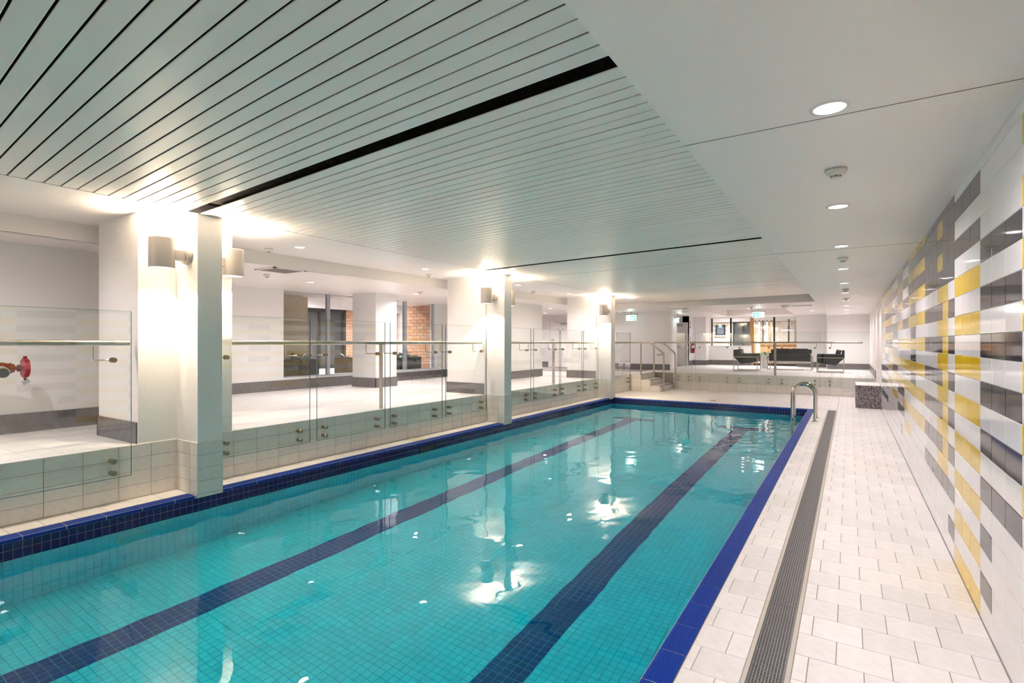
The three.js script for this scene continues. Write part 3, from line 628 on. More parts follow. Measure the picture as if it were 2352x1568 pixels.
function panelZ(x0, x1, studs, label) {
  const t = thing('glass_panel', label, 'glass panel', [(x0 + x1) / 2, GB, GZ]);
  part('pane', box(x0 + 0.002, x1 - 0.002, GB + 0.002, GT - 0.002, GZ - 0.006, GZ + 0.006), M.glass, t, 'clear glass');
  part('edge', [box(x0, x0 + 0.002, GB, GT, GZ - 0.006, GZ + 0.006), box(x1 - 0.002, x1, GB, GT, GZ - 0.006, GZ + 0.006), box(x0, x1, GT - 0.002, GT, GZ - 0.006, GZ + 0.006), box(x0, x1, GB, GB + 0.002, GZ - 0.006, GZ + 0.006)], M.glassEdge, t, 'green polished glass edge');
  standoffs(t, studs.flatMap((x) => [[x, 0.372], [x, 0.275]]), 'z', GZ, -1);
}
panelZ(-4.30, -3.845, [-4.245, -3.955], 'narrow glass panel beside the steps at the lounge');
panelZ(-3.765, -2.75, [-3.646, -2.899], 'glass panel before the left armchair');
panelZ(-2.71, -1.70, [-2.579, -1.834], 'glass panel before the plant and sofa');
panelZ(-1.65, -0.61, [-1.518, -0.751], 'glass panel between the sofa and the right armchair');
panelZ(-0.56, 0.50, [-0.422, 0.36], 'glass panel behind the terrazzo block');

// handrails fixed behind the panes by small brackets
function railX(z0, z1, studs, posts, label, ends = [true, true]) {
  const xr = G - 0.115, y = 1.365, t = thing('handrail', label, 'handrail', [xr, P, (z0 + z1) / 2]);
  part('rail', tube([[xr, y, z0], [xr, y, z1]], 0.0245, 1, 18), M.brushed, t);
  for (const z of posts) part('post', rbox(xr - 0.03, xr + 0.03, P, y - 0.02, z - 0.006, z + 0.006, 0.003), M.brushed, t, 'flat steel post');
  for (const z of studs) {
    const b = part('bracket', tube([[xr, y - 0.02, z - 0.10], [xr, y - 0.145, z - 0.10], [xr + 0.035, y - 0.145, z - 0.05], [G - 0.02, y - 0.145, z]], 0.006, 4, 8, 0.02), M.steel, t);
    part('disc', [rod([G - 0.03, y - 0.145, z], [G - 0.007, y - 0.145, z], 0.023, 0.023, 16), rod([G + 0.007, y - 0.145, z], [G + 0.02, y - 0.145, z], 0.023, 0.021, 16)], M.brass, b, 'round clamp disc');
  }
}
railX(-1.0, 2.06, [1.09, 1.903], [], 'brushed steel handrail in the bay with the red valve');
railX(2.68, 7.33, [2.861, 3.696, 4.037, 4.857, 5.172, 6.008, 6.346, 7.186], [5.02], 'brushed steel handrail along the window bay');
railX(7.66, 12.07, [7.86, 8.669, 9.003, 9.828, 10.168, 10.998, 11.33, 11.96], [9.95], 'brushed steel handrail along the passage bay');
{
  const y = 1.365, z = GZ + 0.1, t = thing('handrail', 'long brushed steel handrail before the lounge seats', 'handrail', [-2, P, z]);
  part('rail', tube([[-4.965, y, z], [0.28, y, z]], 0.0245, 1, 18), M.brushed, t);
  part('post', rbox(-1.72, -1.665, P, y - 0.02, z - 0.006, z + 0.006, 0.003), M.brushed, t, 'flat steel post');
  for (const x of [-4.245, -3.955, -3.646, -2.899, -2.579, -1.834, -1.518, -0.751, -0.422, 0.36].map((v) => v + 0.0)) {
    if (x > 0.3) continue;
    const b = part('bracket', tube([[x + 0.03, y - 0.02, z], [x + 0.03, y - 0.12, z], [x, y - 0.14, z - 0.04], [x, y - 0.14, GZ + 0.02]], 0.006, 4, 8, 0.02), M.steel, t);
    part('disc', [rod([x, y - 0.14, GZ + 0.03], [x, y - 0.14, GZ + 0.007], 0.024, 0.024, 16), rod([x, y - 0.14, GZ - 0.007], [x, y - 0.14, GZ - 0.02], 0.024, 0.021, 16)], M.brass, b, 'round clamp disc');
  }
}

// ---------------------------------------------------------------- steps up to the lounge
{
  const r = P / 3, t = thing('steps', 'three white-tiled steps with dark nosings up to the lounge', 'steps', [-4.7, 0, 15.1]);
  const xs = [-4.41, -4.69, -4.965];
  part('step_core', [box(-5.28, xs[0] - 0.008, -0.1, r - 0.012, 14.458, ZPLAT - 0.001), box(-5.28, xs[1] - 0.008, r - 0.02, 2 * r - 0.012, 14.458, ZPLAT - 0.001), box(-5.28, xs[2] - 0.008, 2 * r - 0.02, P - 0.012, 14.458, ZPLAT - 0.001)], M.paleGrout, t);
  const tiles = [];
  xs.forEach((x, k) => {
    tiles.push(...layRect({ a0: 14.45, a1: ZPLAT - 0.002, b0: k * r + 0.001, b1: (k + 1) * r - 0.012, pa: 0.2, pb: 0.3, gap: 0.004, startB: k * r + 0.001, make: (z, y, w, h) => ({ x: x - 0.008, y, z, w, h, face: 'plusX', mats: M.riserTile, v: (rnd() * 3) | 0 }) }));
    if (k < 2) tiles.push(...layRect({ a0: xs[k + 1], a1: x - 0.03, b0: 14.45, b1: ZPLAT - 0.002, pa: 0.3, pb: 0.2, gap: 0.004, make: (xx, z, w, h) => ({ x: xx, y: (k + 1) * r - 0.012, z, w, h, face: 'up', mats: M.deckTile, v: (rnd() * 3) | 0 }) }));
    tiles.push(...layRect({ a0: k === 2 ? -5.285 : xs[k + 1], a1: x, b0: 0.001, b1: (k + 1) * r - 0.004, pa: 0.2505, pb: ROW, gap: 0.003, startB: 0, make: (xx, y, w, h) => ({ x: xx, y, z: 14.458, w, h, face: 'near', mats: M.riserTile, v: (rnd() * 3) | 0 }) }));
    part('nosing', rbox(x - 0.035, x + 0.004, (k + 1) * r - 0.012, (k + 1) * r - 0.002, 14.455, ZPLAT - 0.003, 0.003), M.darkPlastic, t, 'dark anti-slip nosing');
  });
  tileField(t, 'step_tile', tiles, 0.008, 300, 0.0012);
}
{
  const t = thing('stair_rail', 'bent steel stair rail on the pool side of the steps', 'handrail', [-4.98, P, 14.5]), z = 14.5, y = 1.365;
  part('rail', tube([[G - 0.115, y, 13.0], [G - 0.115, y, z], [-4.72, y, z], [-4.33, 1.06, z], [-4.33, 1.05, z]], 0.0245, 6, 16, 0.06), M.brushed, t);
  part('post', tube([[-4.98, P, z], [-4.98, y - 0.02, z]], 0.021, 1, 16), M.brushed, t);
  part('post', tube([[-4.33, 0, z], [-4.33, 1.07, z]], 0.0245, 1, 16), M.brushed, t);
  part('end_bar', tube([[-4.33, 1.035, z], [-4.33, 1.035, 13.86]], 0.0245, 1, 16), M.brushed, t, 'level end bar');
  const t2 = thing('stair_rail', 'bent steel stair rail against the lounge glass beside the steps', 'handrail', [-4.97, P, 15.72]), z2 = 15.64;
  part('rail', tube([[-4.965, y, z2], [-4.71, y, z2], [-4.33, 1.05, z2], [-4.33, 0, z2]], 0.0245, 8, 16, 0.09), M.brushed, t2);
  part('post', tube([[-4.97, P, z2], [-4.97, y - 0.01, z2]], 0.0245, 1, 16), M.brushed, t2);
}

// ---------------------------------------------------------------- ladder, drain, terrazzo block, lids
{
  const t = thing('pool_ladder', 'polished steel pool ladder arching over the blue coping', 'ladder', [-0.51, 0, 10.72]);
  for (const z of [10.48, 10.96]) {
    const pts = [], cx = -0.68, R = 0.175;
    const curve = new THREE.CurvePath();
    curve.add(new THREE.LineCurve3(V(cx + R, 0, z), V(cx + R, 0.46, z)));
    for (let k = 0; k < 12; k++) { const a = Math.PI * k / 12, b = Math.PI * (k + 1) / 12; curve.add(new THREE.LineCurve3(V(cx + R * Math.cos(a), 0.46 + R * Math.sin(a), z), V(cx + R * Math.cos(b), 0.46 + R * Math.sin(b), z))); }
    class Hoop extends THREE.Curve { getPoint(u) { const l1 = 0.46, l2 = Math.PI * R, l3 = 1.35, s = u * (l1 + l2 + l3); if (s < l1) return V(cx + R, s, z); if (s < l1 + l2) { const a = (s - l1) / R; return V(cx + R * Math.cos(a), 0.46 + R * Math.sin(a), z); } return V(cx - R, 0.46 - (s - l1 - l2), z); } }
    const rail = part('rail', new THREE.TubeGeometry(new Hoop(), 90, 0.0215, 18, false), M.chrome, t);
    part('foot_flange', lathe([[0, 0.012], [0.03, 0.012], [0.05, 0.008], [0.054, 0.0], [0, 0.0]], cx + R, 0, z, 28), M.chrome, rail);
  }
  for (const y of [-0.32, -0.57, -0.8]) part('tread', rbox(-0.90, -0.81, y, y + 0.025, 10.49, 10.95, 0.01), M.whitePlastic, t, 'underwater tread');
}
{
  const t = thing('drainage_channel', 'long grey grated drain channel set in the pool deck', 'drain', [-0.285, 0, 5.5]), x0 = -0.352, x1 = -0.226, z1 = 12.33;
  part('concrete_margin', [box(-0.372, x0 - 0.004, -0.03, -0.001, -4, z1), box(x1 + 0.004, -0.205, -0.03, -0.001, -4, z1)], M.marginMortar, t, 'pale mortar margin');
  part('frame', [box(x0 - 0.004, x0, -0.06, 0.0, -4, z1), box(x1, x1 + 0.004, -0.06, 0.0, -4, z1), box(x0, x1, -0.06, 0.0, z1 - 0.004, z1)], M.steel, t);
  const grate = (L, fine) => {
    const list = [], n = 10;
    for (let i = 0; i <= n; i++) { const x = x0 + 0.003 + (x1 - x0 - 0.006) * i / n; list.push(box(x - 0.0018, x + 0.0018, -0.024, -0.001, 0, L)); }
    for (let z = 0.006; z < L; z += fine) list.push(box(x0 + 0.002, x1 - 0.002, -0.02, -0.001, z - 0.0021, z + 0.0021));
    list.push(box(x0 + 0.002, x1 - 0.002, -0.024, -0.001, 0, 0.005), box(x0 + 0.002, x1 - 0.002, -0.024, -0.001, L - 0.005, L));
    return merged(list);
  };
  const gGeo = grate(0.995, 0.0128), gLast = grate(0.24, 0.0128);
  gGeo.translate(0.285, 0, 0); gLast.translate(0.285, 0, 0);
  for (let z = 0.081 - 4; z < z1 - 0.05; z += 1) { const last = z + 1 > z1; const m = put(new THREE.Mesh(last ? gLast : gGeo, M.grateSteel)); m.name = 'grate'; m.position.set(0, 0, -(z - 5.5)); t.add(m); }
  part('trough', [box(x0, x1, -0.118, -0.11, -4, z1), box(x0 - 0.004, x0, -0.118, -0.06, -4, z1), box(x1, x1 + 0.004, -0.118, -0.06, -4, z1)], M.troughGrey, t, 'grey trough below the grates');
}
{
  const t = thing('terrazzo_block', 'grey speckled terrazzo block with a white tiled top against the wall', 'block', [0.32, 0, 13.7]);
  part('body', rbox(0.108, XR - 0.004, 0, 0.465, 13.15, 14.25, 0.004), M.terrazzo, t, 'grey and black speckled terrazzo');
  for (let i = 0; i < 2; i++) for (let j = 0; j < 5; j++) part('top_tile', rbox(0.109 + i * 0.219, 0.109 + i * 0.219 + 0.216, 0.465, 0.478, 13.152 + j * 0.2195, 13.152 + j * 0.2195 + 0.2165, 0.003), M.deckTile[(i + j) % 3], t);
}
{
  const t = thing('skimmer_lid', 'round cream access lid on the white ledge beside the pool', 'lid', [-5.17, 0, 5.5]);
  part('rim', lathe([[0.0, 0.002], [0.118, 0.002], [0.118, 0.006], [0.122, 0.004], [0.124, 0]], -5.17, 0, 5.5, 36), std({ color: lin(0.72, 0.64, 0.42), roughness: 0.5 }), t);
  part('plate', lathe([[0.0, 0.007], [0.104, 0.007], [0.108, 0.004]], -5.17, 0, 5.5, 36), std({ color: lin(0.74, 0.68, 0.5), roughness: 0.5 }), t);
  part('finger_hole_shade', [lathe([[0, 0.0085], [0.01, 0.0085], [0.012, 0.006]], -5.14, 0, 5.45, 12), lathe([[0, 0.0085], [0.01, 0.0085], [0.012, 0.006]], -5.2, 0, 5.56, 12)], M.darkPlastic, t);  // dark discs on the plate, hole shade put into the colour
}
{
  const t = thing('floor_waste', 'small square brass floor drain on the far pool deck', 'drain', [-2.7, 0, 12.95]);
  part('frame', [box(-2.76, -2.64, 0.0, 0.004, 12.89, 12.9), box(-2.76, -2.64, 0.0, 0.004, 13.0, 13.01), box(-2.76, -2.75, 0.0, 0.004, 12.89, 13.01), box(-2.65, -2.64, 0.0, 0.004, 12.89, 13.01)], M.brass, t);
  for (let k = 0; k < 5; k++) part('bar', box(-2.75, -2.65, 0.0, 0.003, 12.905 + k * 0.021, 12.915 + k * 0.021), M.timber, t);
}

// ---------------------------------------------------------------- red fire valve on the left wall
{
  const zx = -6.66, t = thing('fire_valve', 'red fire hydrant valve with black outlet and ribbed wheel', 'valve', [-6.8, 1.1, 1.6]), y = 1.125;
  part('wall_pipe', [rod([-6.96, y, 1.42], [zx, y, 1.42], 0.04, 0.04, 20), rod([-6.962, y, 1.42], [-6.94, y, 1.42], 0.075, 0.075, 24)], M.red, t);
  part('body', [rod([zx, y, 1.36], [zx, y, 1.47], 0.05, 0.058, 24), rod([zx, y, 1.47], [zx, y, 1.55], 0.058, 0.058, 24), rod([zx, y, 1.55], [zx, y, 1.585], 0.056, 0.046, 24), rod([zx, y, 1.585], [zx, y, 1.605], 0.05, 0.05, 6), rod([zx, y, 1.605], [zx, y, 1.625], 0.04, 0.04, 6)], M.darkRed, t, 'dark red cast body');
  part('stem', [rod([zx, y, 1.62], [zx, y, 1.69], 0.016, 0.016, 14), rod([zx, y, 1.645], [zx, y, 1.668], 0.032, 0.032, 6)], M.darkRed, t);
  part('outlet', rod([zx, y - 0.01, 1.52], [zx + 0.11, y - 0.035, 1.52], 0.046, 0.05, 28), M.alu, t, 'grey outlet collar');
  part('outlet_cap', [rod([zx + 0.10, y - 0.033, 1.52], [zx + 0.135, y - 0.041, 1.52], 0.044, 0.041, 28)], M.darkPlastic, t, 'black outlet cap');
  const wheel = [];
  wheel.push(rod([zx, y, 1.684], [zx, y, 1.722], 0.088, 0.088, 32));
  for (let k = 0; k < 20; k++) { const a = k * Math.PI / 10; wheel.push(rod([zx + 0.088 * Math.cos(a), y + 0.088 * Math.sin(a), 1.687], [zx + 0.088 * Math.cos(a), y + 0.088 * Math.sin(a), 1.719], 0.007, 0.007, 6)); }
  const w = part('hand_wheel', wheel, M.red, t, 'bright red ribbed wheel');
  part('lug', [rbox(zx - 0.016, zx + 0.016, y + 0.085, y + 0.112, 1.69, 1.716, 0.004), rbox(zx - 0.012, zx + 0.012, y - 0.118, y - 0.085, 1.694, 1.712, 0.004)], M.darkRed, w);
  const tg = box(-0.03, 0.03, -0.02, 0.02, -0.0015, 0.0015); tg.rotateZ(0.5); tg.rotateY(0.9); tg.translate(zx, y - 0.135, -1.71);
  part('tag', tg, M.alu, t, 'small grey metal tag');
}

// ---------------------------------------------------------------- lounge walls, window, doors
struct('wall_lounge', [box(-5.45, -5.25, P - 0.1, LOB + 0.05, 17.2, 19.2), box(-6.4, -6.2, P - 0.1, LOB + 0.05, 17.2, 20.8), box(-6.4, -5.25, P - 0.1, LOB + 0.05, 20.7, 20.9), box(-5.45, -5.25, P - 0.1, LOB + 0.05, 20.7, 21.8), box(-5.45, -4.78, P - 0.1, LOB + 0.05, 21.6, 22.5)], M.paint, 'white walls of the lounge beside the fire extinguisher', 'wall');
skirting('baseboard_lounge', [box(-5.252, -5.238, P, P + 0.19, 20.7, 21.6), box(-5.25, -4.77, P, P + 0.19, 21.588, 21.602), box(-4.782, -4.768, P, P + 0.19, 21.588, 22.3)], 'dark granite skirting below the fire extinguisher');
struct('wall_lounge', [box(-4.8, -3.22, P - 0.1, 1.23, 22.3, 22.48), box(-4.82, -1.64, 2.34, LOB + 0.1, 22.34, 22.46)], M.paint, 'low white wall below the lounge window', 'wall');
skirting('baseboard_lounge', [box(-4.77, -3.22, P, P + 0.19, 22.288, 22.302)], 'dark granite skirting below the lounge window');
struct('wall_far', [box(-1.65, -0.64, P - 0.1, LOB + 0.1, 22.0, 22.3), box(-0.66, -0.62, P - 0.1, LOB + 0.1, 20.85, 22.1), box(-0.64, XR + 0.2, P - 0.1, 2.7, 20.8, 21.0)], M.paint, 'white end wall of the lounge behind the right armchair', 'wall');
skirting('baseboard_far', [box(-1.65, -0.63, P, P + 0.19, 21.988, 22.002), box(-0.64, XR, P, P + 0.19, 20.788, 20.802), box(XR - 0.012, XR + 0.002, P, P + 0.19, ZPLAT + 0.01, 20.8)], 'dark granite skirting behind the right armchair');
function windowFrame(name, label, frames, panes, m) {
  const w = tag(new THREE.Group(), label, 'window', null, 'structure'); w.name = numbered(name); scene.add(w);
  frames.forEach((f) => part('window_frame', box(...f), f.m || m, w));
  panes.forEach((p) => part('pane', box(...p), M.pane, w, 'clear window glass'));
  return w;
}
windowFrame('window_1', 'wide courtyard window with slim aluminium mullions', [[-9.12, -9.06, 0.70, LOW, 7.03, 7.105], [-9.12, -9.06, 0.70, LOW, 9.26, 9.35], [-9.12, -9.06, 0.70, LOW, 10.30, 10.34], [-9.14, -8.96, 0.70, 0.715, 5.98, 10.34]],
  [[-9.096, -9.088, 0.715, LOW, 5.98, 7.03], [-9.096, -9.088, 0.715, LOW, 7.105, 9.26], [-9.096, -9.088, 0.715, LOW, 9.35, 10.30]], M.alu);
{
  const w = windowFrame('window_2', 'black-framed lounge window and glazed door', [[-4.74, -4.69, 1.23, 2.34, 22.36, 22.44], [-4.02, -3.96, 1.23, 2.34, 22.36, 22.44], [-2.46, -2.40, P, 2.34, 22.36, 22.44], [-1.68, -1.645, P, 2.34, 22.36, 22.44], [-3.22, -1.65, P, P + 0.09, 22.36, 22.44]],
    [[-4.69, -4.02, 1.23, 2.34, 22.396, 22.404], [-3.96, -3.28, 1.23, 2.34, 22.396, 22.404], [-3.15, -2.46, P + 0.09, 2.34, 22.396, 22.404], [-2.40, -1.68, P + 0.09, 2.34, 22.396, 22.404]], M.darkFrame);
  part('window_frame', box(-3.28, -3.15, P, 2.34, 22.34, 22.46), M.timber, w, 'wide brown timber mullion');
  part('sill', box(-4.8, -3.2, 1.215, 1.24, 22.27, 22.5), M.whitePlastic, w, 'white window sill');
}
function door(name, x0, x1, z, label, vented) {
  const d = tag(new THREE.Group(), label, 'door', null, 'structure'); d.name = numbered(name); d.position.copy(V((x0 + x1) / 2, P, z)); scene.add(d);
  const top = P + 1.62;
  part('frame', [box(x0 - 0.05, x0, P, top + 0.05, z - 0.03, z + 0.05), box(x1, x1 + 0.05, P, top + 0.05, z - 0.03, z + 0.05), box(x0, x1, top, top + 0.05, z - 0.03, z + 0.05)], M.paint, d);
  part('leaf', box(x0 + 0.004, x1 - 0.004, P + 0.008, top - 0.004, z - 0.01, z + 0.03), M.soffit, d);
  part('closer', [rbox(x1 - 0.36, x1 - 0.1, top - 0.09, top - 0.03, z - 0.075, z - 0.01, 0.006)], M.alu, d, 'grey door closer');
  part('closer_arm', [tube([[x1 - 0.2, top - 0.02, z - 0.05], [x1 - 0.42, top + 0.0, z - 0.2], [x1 - 0.62, top + 0.02, z - 0.04]], 0.012, 3, 8, 0.02)], M.alu, d);
  part('handle', [tube([[x0 + 0.08, P + 0.95, z - 0.012], [x0 + 0.08, P + 0.95, z - 0.06], [x0 + 0.2, P + 0.95, z - 0.06]], 0.01, 4, 10, 0.02)], M.steel, d);
  return d;
}
{
  const d = door('door_1', -9.24, -8.42, 16.93, 'white passage door with an overhead closer', false);
  const canvas = document.createElement('canvas'); canvas.width = 256; canvas.height = 64; const c = canvas.getContext('2d');
  c.fillStyle = '#f4f3f0'; c.fillRect(0, 0, 256, 64); c.fillStyle = '#555'; c.font = '40px sans-serif'; c.textBaseline = 'middle'; c.fillText('Ladies', 8, 34); c.fillStyle = '#333';
  c.beginPath(); c.arc(220, 14, 8, 0, 7); c.fill(); c.beginPath(); c.moveTo(220, 22); c.lineTo(238, 48); c.lineTo(202, 48); c.closePath(); c.fill(); c.fillRect(212, 46, 6, 16); c.fillRect(222, 46, 6, 16);
  const t = new THREE.CanvasTexture(canvas); t.colorSpace = THREE.SRGBColorSpace;
  const g = new THREE.PlaneGeometry(0.3, 0.075); g.translate(-8.83, 1.86, -16.918);
  part('door_sign', g, std({ map: t, roughness: 0.5 }), d, 'small lettered door sign with a figure');
  part('push_plate', box(-9.2, -9.06, 1.34, 1.5, 16.912, 16.92), M.alu, d, 'grey square plate');
}
door('door_2', -6.06, -5.30, 20.68, 'white lounge service door in the narrow recess', false);

function exitTexture(flip) {
  const k = document.createElement('canvas'); k.width = 256; k.height = 128; const c = k.getContext('2d');
  c.fillStyle = '#ffffff'; c.fillRect(0, 0, 256, 128); c.fillStyle = '#2f9e78'; c.fillRect(110, 8, 138, 112);
  c.fillStyle = '#ffffff'; c.fillRect(128, 52, 60, 24); c.beginPath(); c.moveTo(180, 22); c.lineTo(236, 64); c.lineTo(180, 106); c.closePath(); c.fill();
  c.strokeStyle = '#2f9e78'; c.lineWidth = 10; c.lineCap = 'round'; c.beginPath(); c.arc(66, 26, 10, 0, 7); c.fillStyle = '#2f9e78'; c.fill();
  c.beginPath(); c.moveTo(60, 44); c.lineTo(50, 76); c.lineTo(70, 92); c.lineTo(64, 116); c.moveTo(50, 76); c.lineTo(38, 96); c.lineTo(16, 100); c.moveTo(60, 46); c.lineTo(84, 62); c.moveTo(58, 48); c.lineTo(34, 58); c.stroke();
  const t = new THREE.CanvasTexture(k); t.colorSpace = THREE.SRGBColorSpace; if (flip) { t.wrapS = THREE.RepeatWrapping; t.repeat.x = -1; }
  return t;
}
const exitA = exitTexture(false), exitB = exitTexture(true);
function exitSign(x, y, z, w, turn, texA, label, candela, ceil) {
  const t = thing('exit_sign', label, 'exit sign', [x, y, z]); t.rotation.y = turn;
  const h = w * 0.5, m = std({ color: 0xffffff, map: texA, emissive: 0xffffff, emissiveMap: texA, emissiveIntensity: 0.3, roughness: 0.4 });
  const add = (name, g, mm, label2) => { const o = put(new THREE.Mesh(g, mm)); o.name = name; if (label2) o.userData.label = label2; t.add(o); };
  const front = new THREE.PlaneGeometry(w, h); front.translate(0, 0, 0.011); add('sign_face', front, m, 'lit running figure and arrow');
  const back = new THREE.PlaneGeometry(w, h); back.rotateY(Math.PI); back.translate(0, 0, -0.011); add('sign_face', back, m, 'lit running figure and arrow');
  add('blade', new RoundedBoxGeometry(w + 0.01, h + 0.01, 0.02, 2, 0.004), M.exitWhite);
  const hd = new RoundedBoxGeometry(w + 0.08, 0.04, 0.1, 2, 0.006); hd.translate(0, h / 2 + 0.025, 0); add('housing', hd, M.lampBody, 'grey housing');
  const sl = ceil - y - h / 2 - 0.04, st = new THREE.BoxGeometry(0.03, sl, 0.03); st.translate(0, h / 2 + 0.04 + sl / 2, 0); add('stem', st, M.lampBody);
  const f = new THREE.Vector3(0, -0.03, 0.06).applyAxisAngle(new THREE.Vector3(0, 1, 0), turn).add(t.position);
  for (const s of [1]) { const l = new THREE.PointLight(new THREE.Color(0.8, 1, 1), candela); l.position.copy(t.position).add(new THREE.Vector3(0, -0.02, 0.07 * s).applyAxisAngle(new THREE.Vector3(0, 1, 0), turn)); l.castShadow = true; l.shadow.radius = 4; scene.add(l); }
}
exitSign(-6.03, 2.17, 16.6, 0.33, 0, exitA, 'lit green and white exit sign with arrow, beside the corner pillar', 0.035, LOB);
exitSign(-5.15, 2.15, 18.9, 0.3, Math.PI / 2, exitA, 'lit exit sign seen edge-on before the service door', 0.03, LOB);
exitSign(-2.4, 2.235, 18.0, 0.32, 0, exitB, 'lit exit sign hanging under the slatted lounge recess', 0.03, LOB + 0.23);

{
  const t = thing('fire_extinguisher', 'red fire extinguisher hanging on the lounge wall', 'extinguisher', [-5.16, 0.95, 21.1]);
  part('cylinder', lathe([[0, 0.95], [0.06, 0.95], [0.075, 0.97], [0.075, 1.26], [0.06, 1.31], [0.025, 1.335], [0, 1.335]], -5.16, 0, 21.1, 24), M.red, t);
  part('valve_head', [rod([-5.16, 1.33, 21.1], [-5.16, 1.385, 21.1], 0.02, 0.02, 12), rbox(-5.2, -5.08, 1.375, 1.4, 21.085, 21.115, 0.004)], M.darkPlastic, t);
  part('hose', tube([[-5.1, 1.37, 21.1], [-5.05, 1.3, 21.06], [-5.08, 1.05, 21.03]], 0.012, 5, 8, 0.06), M.darkPlastic, t);
  const lab = new THREE.CylinderGeometry(0.0758, 0.0758, 0.11, 20, 1, true, -0.4, 1.9); lab.translate(-5.16, 1.2, -21.1);
  part('label', lab, M.whitePlastic, t, 'white instruction label');
  const s = thing('extinguisher_sign', 'slim red and white location sign high on the lounge wall', 'sign', [-5.245, 2.0, 21.1]);
  part('board', box(-5.248, -5.24, 1.92, 2.2, 21.02, 21.14), M.whitePlastic, s);
  part('red_field', [box(-5.24, -5.239, 1.93, 2.19, 21.03, 21.05), box(-5.24, -5.239, 1.93, 1.99, 21.03, 21.13), box(-5.24, -5.239, 2.12, 2.18, 21.03, 21.13)], M.red, s);
  const s2 = thing('arrow_sign', 'small red arrow sign above the fire extinguisher', 'sign', [-5.245, 1.5, 21.1]);
  const tri = new THREE.Shape([new THREE.Vector2(-0.05, 0), new THREE.Vector2(0.05, 0), new THREE.Vector2(0, 0.09)]);
  const tg = new THREE.ExtrudeGeometry(tri, { depth: 0.004, bevelEnabled: false }); tg.rotateY(Math.PI / 2); tg.translate(-5.248, 1.52, -21.1);
  part('arrow', [tg, rod([-5.246, 1.48, 21.1], [-5.24, 1.48, 21.1], 0.022, 0.022, 12), rod([-5.246, 1.42, 21.1], [-5.24, 1.42, 21.1], 0.016, 0.016, 12)], M.red, s2);
}

// ---------------------------------------------------------------- lounge furniture
function loungeSeat(name, label, width, x, z, turn) {        // a steel-framed black leather seat; front towards +x of its own axes
  const t = thing(name, label, name === 'sofa' ? 'sofa' : 'armchair', [x, P, z]); t.rotation.y = turn;
  const D = 0.70, h = 0.45, b = 0.022, half = width / 2;
  const add = (nm, g, m, l, par = t) => { const o = put(new THREE.Mesh(merged([].concat(g)), m)); o.name = nm; if (l) o.userData.label = l; par.add(o); return o; };
  const bar = (x0, x1, y0, y1, z0, z1) => { const g = new THREE.BoxGeometry(Math.abs(x1 - x0), Math.abs(y1 - y0), Math.abs(z1 - z0)); g.translate((x0 + x1) / 2, (y0 + y1) / 2, (z0 + z1) / 2); return g; };
  for (const s of [-1, 1]) {
    const za = s * half - b / 2, zb = s * half + b / 2;
    add('side_frame', [bar(-D / 2, D / 2, 0, b, za, zb), bar(-D / 2, D / 2, h - b, h, za, zb), bar(-D / 2, -D / 2 + b, b, h - b, za, zb), bar(D / 2 - b, D / 2, b, h - b, za, zb)], M.brushed, 'square steel side loop');
  }
  add('cross_bar', [bar(D / 2 - 0.06, D / 2 - 0.04, 0.22, 0.24, -half, half), bar(-D / 2 + 0.05, -D / 2 + 0.07, 0.3, 0.32, -half, half)], M.brushed);
  const ex = (pts, w) => { const g = new THREE.ExtrudeGeometry(new THREE.Shape(pts.map((p) => new THREE.Vector2(...p))), { depth: w - 0.02, bevelEnabled: true, bevelThickness: 0.01, bevelSize: 0.012, bevelSegments: 2 }); g.translate(0, 0, -(w - 0.02) / 2); return g; };
  const inner = width - b - 0.03;
  add('seat_shell', ex([[D / 2 - 0.02, 0.46], [D / 2 - 0.03, 0.30], [-0.14, 0.23], [-D / 2 + 0.02, 0.42], [-D / 2 + 0.1, 0.46]], inner), M.blackLeather, 'black leather seat wedge');
  const n = width > 1 ? 2 : 1;
  for (let k = 0; k < n; k++) {
    const w = (inner - 0.16) / n - 0.006, zc = (k - (n - 1) / 2) * ((inner - 0.16) / n);
    const c = new RoundedBoxGeometry(0.56, 0.12, w, 3, 0.03); c.translate(0.05, 0.44, zc); add('seat_cushion', c, M.blackLeather, 'black leather cushion');
    const bk = new RoundedBoxGeometry(0.13, 0.3, w, 3, 0.03); bk.rotateZ(0.22); bk.translate(-D / 2 + 0.16, 0.54, zc); add('back_cushion', bk, M.blackLeather, 'black leather back cushion');
  }
  add('backrest', bar(-D / 2 - 0.01, -D / 2 + 0.06, 0.42, 0.665, -inner / 2, inner / 2), M.blackLeather);
  for (const s of [-1, 1]) { const a = new RoundedBoxGeometry(D - 0.06, 0.16, 0.08, 2, 0.015); a.translate(0.02, 0.47, s * (inner / 2 - 0.04)); add('armrest', a, M.blackLeather, 'black leather arm'); }
  return t;
}
loungeSeat('armchair', 'black leather armchair with square steel frame before the low window wall', 0.68, -2.76, 18.25, 0);
loungeSeat('armchair', 'black leather armchair with square steel frame before the plain white end wall', 0.62, -0.48, 18.45, Math.PI);
loungeSeat('sofa', 'black leather two-seat sofa with steel frame in the middle of the lounge', 1.25, -1.64, 19.45, -Math.PI / 2);

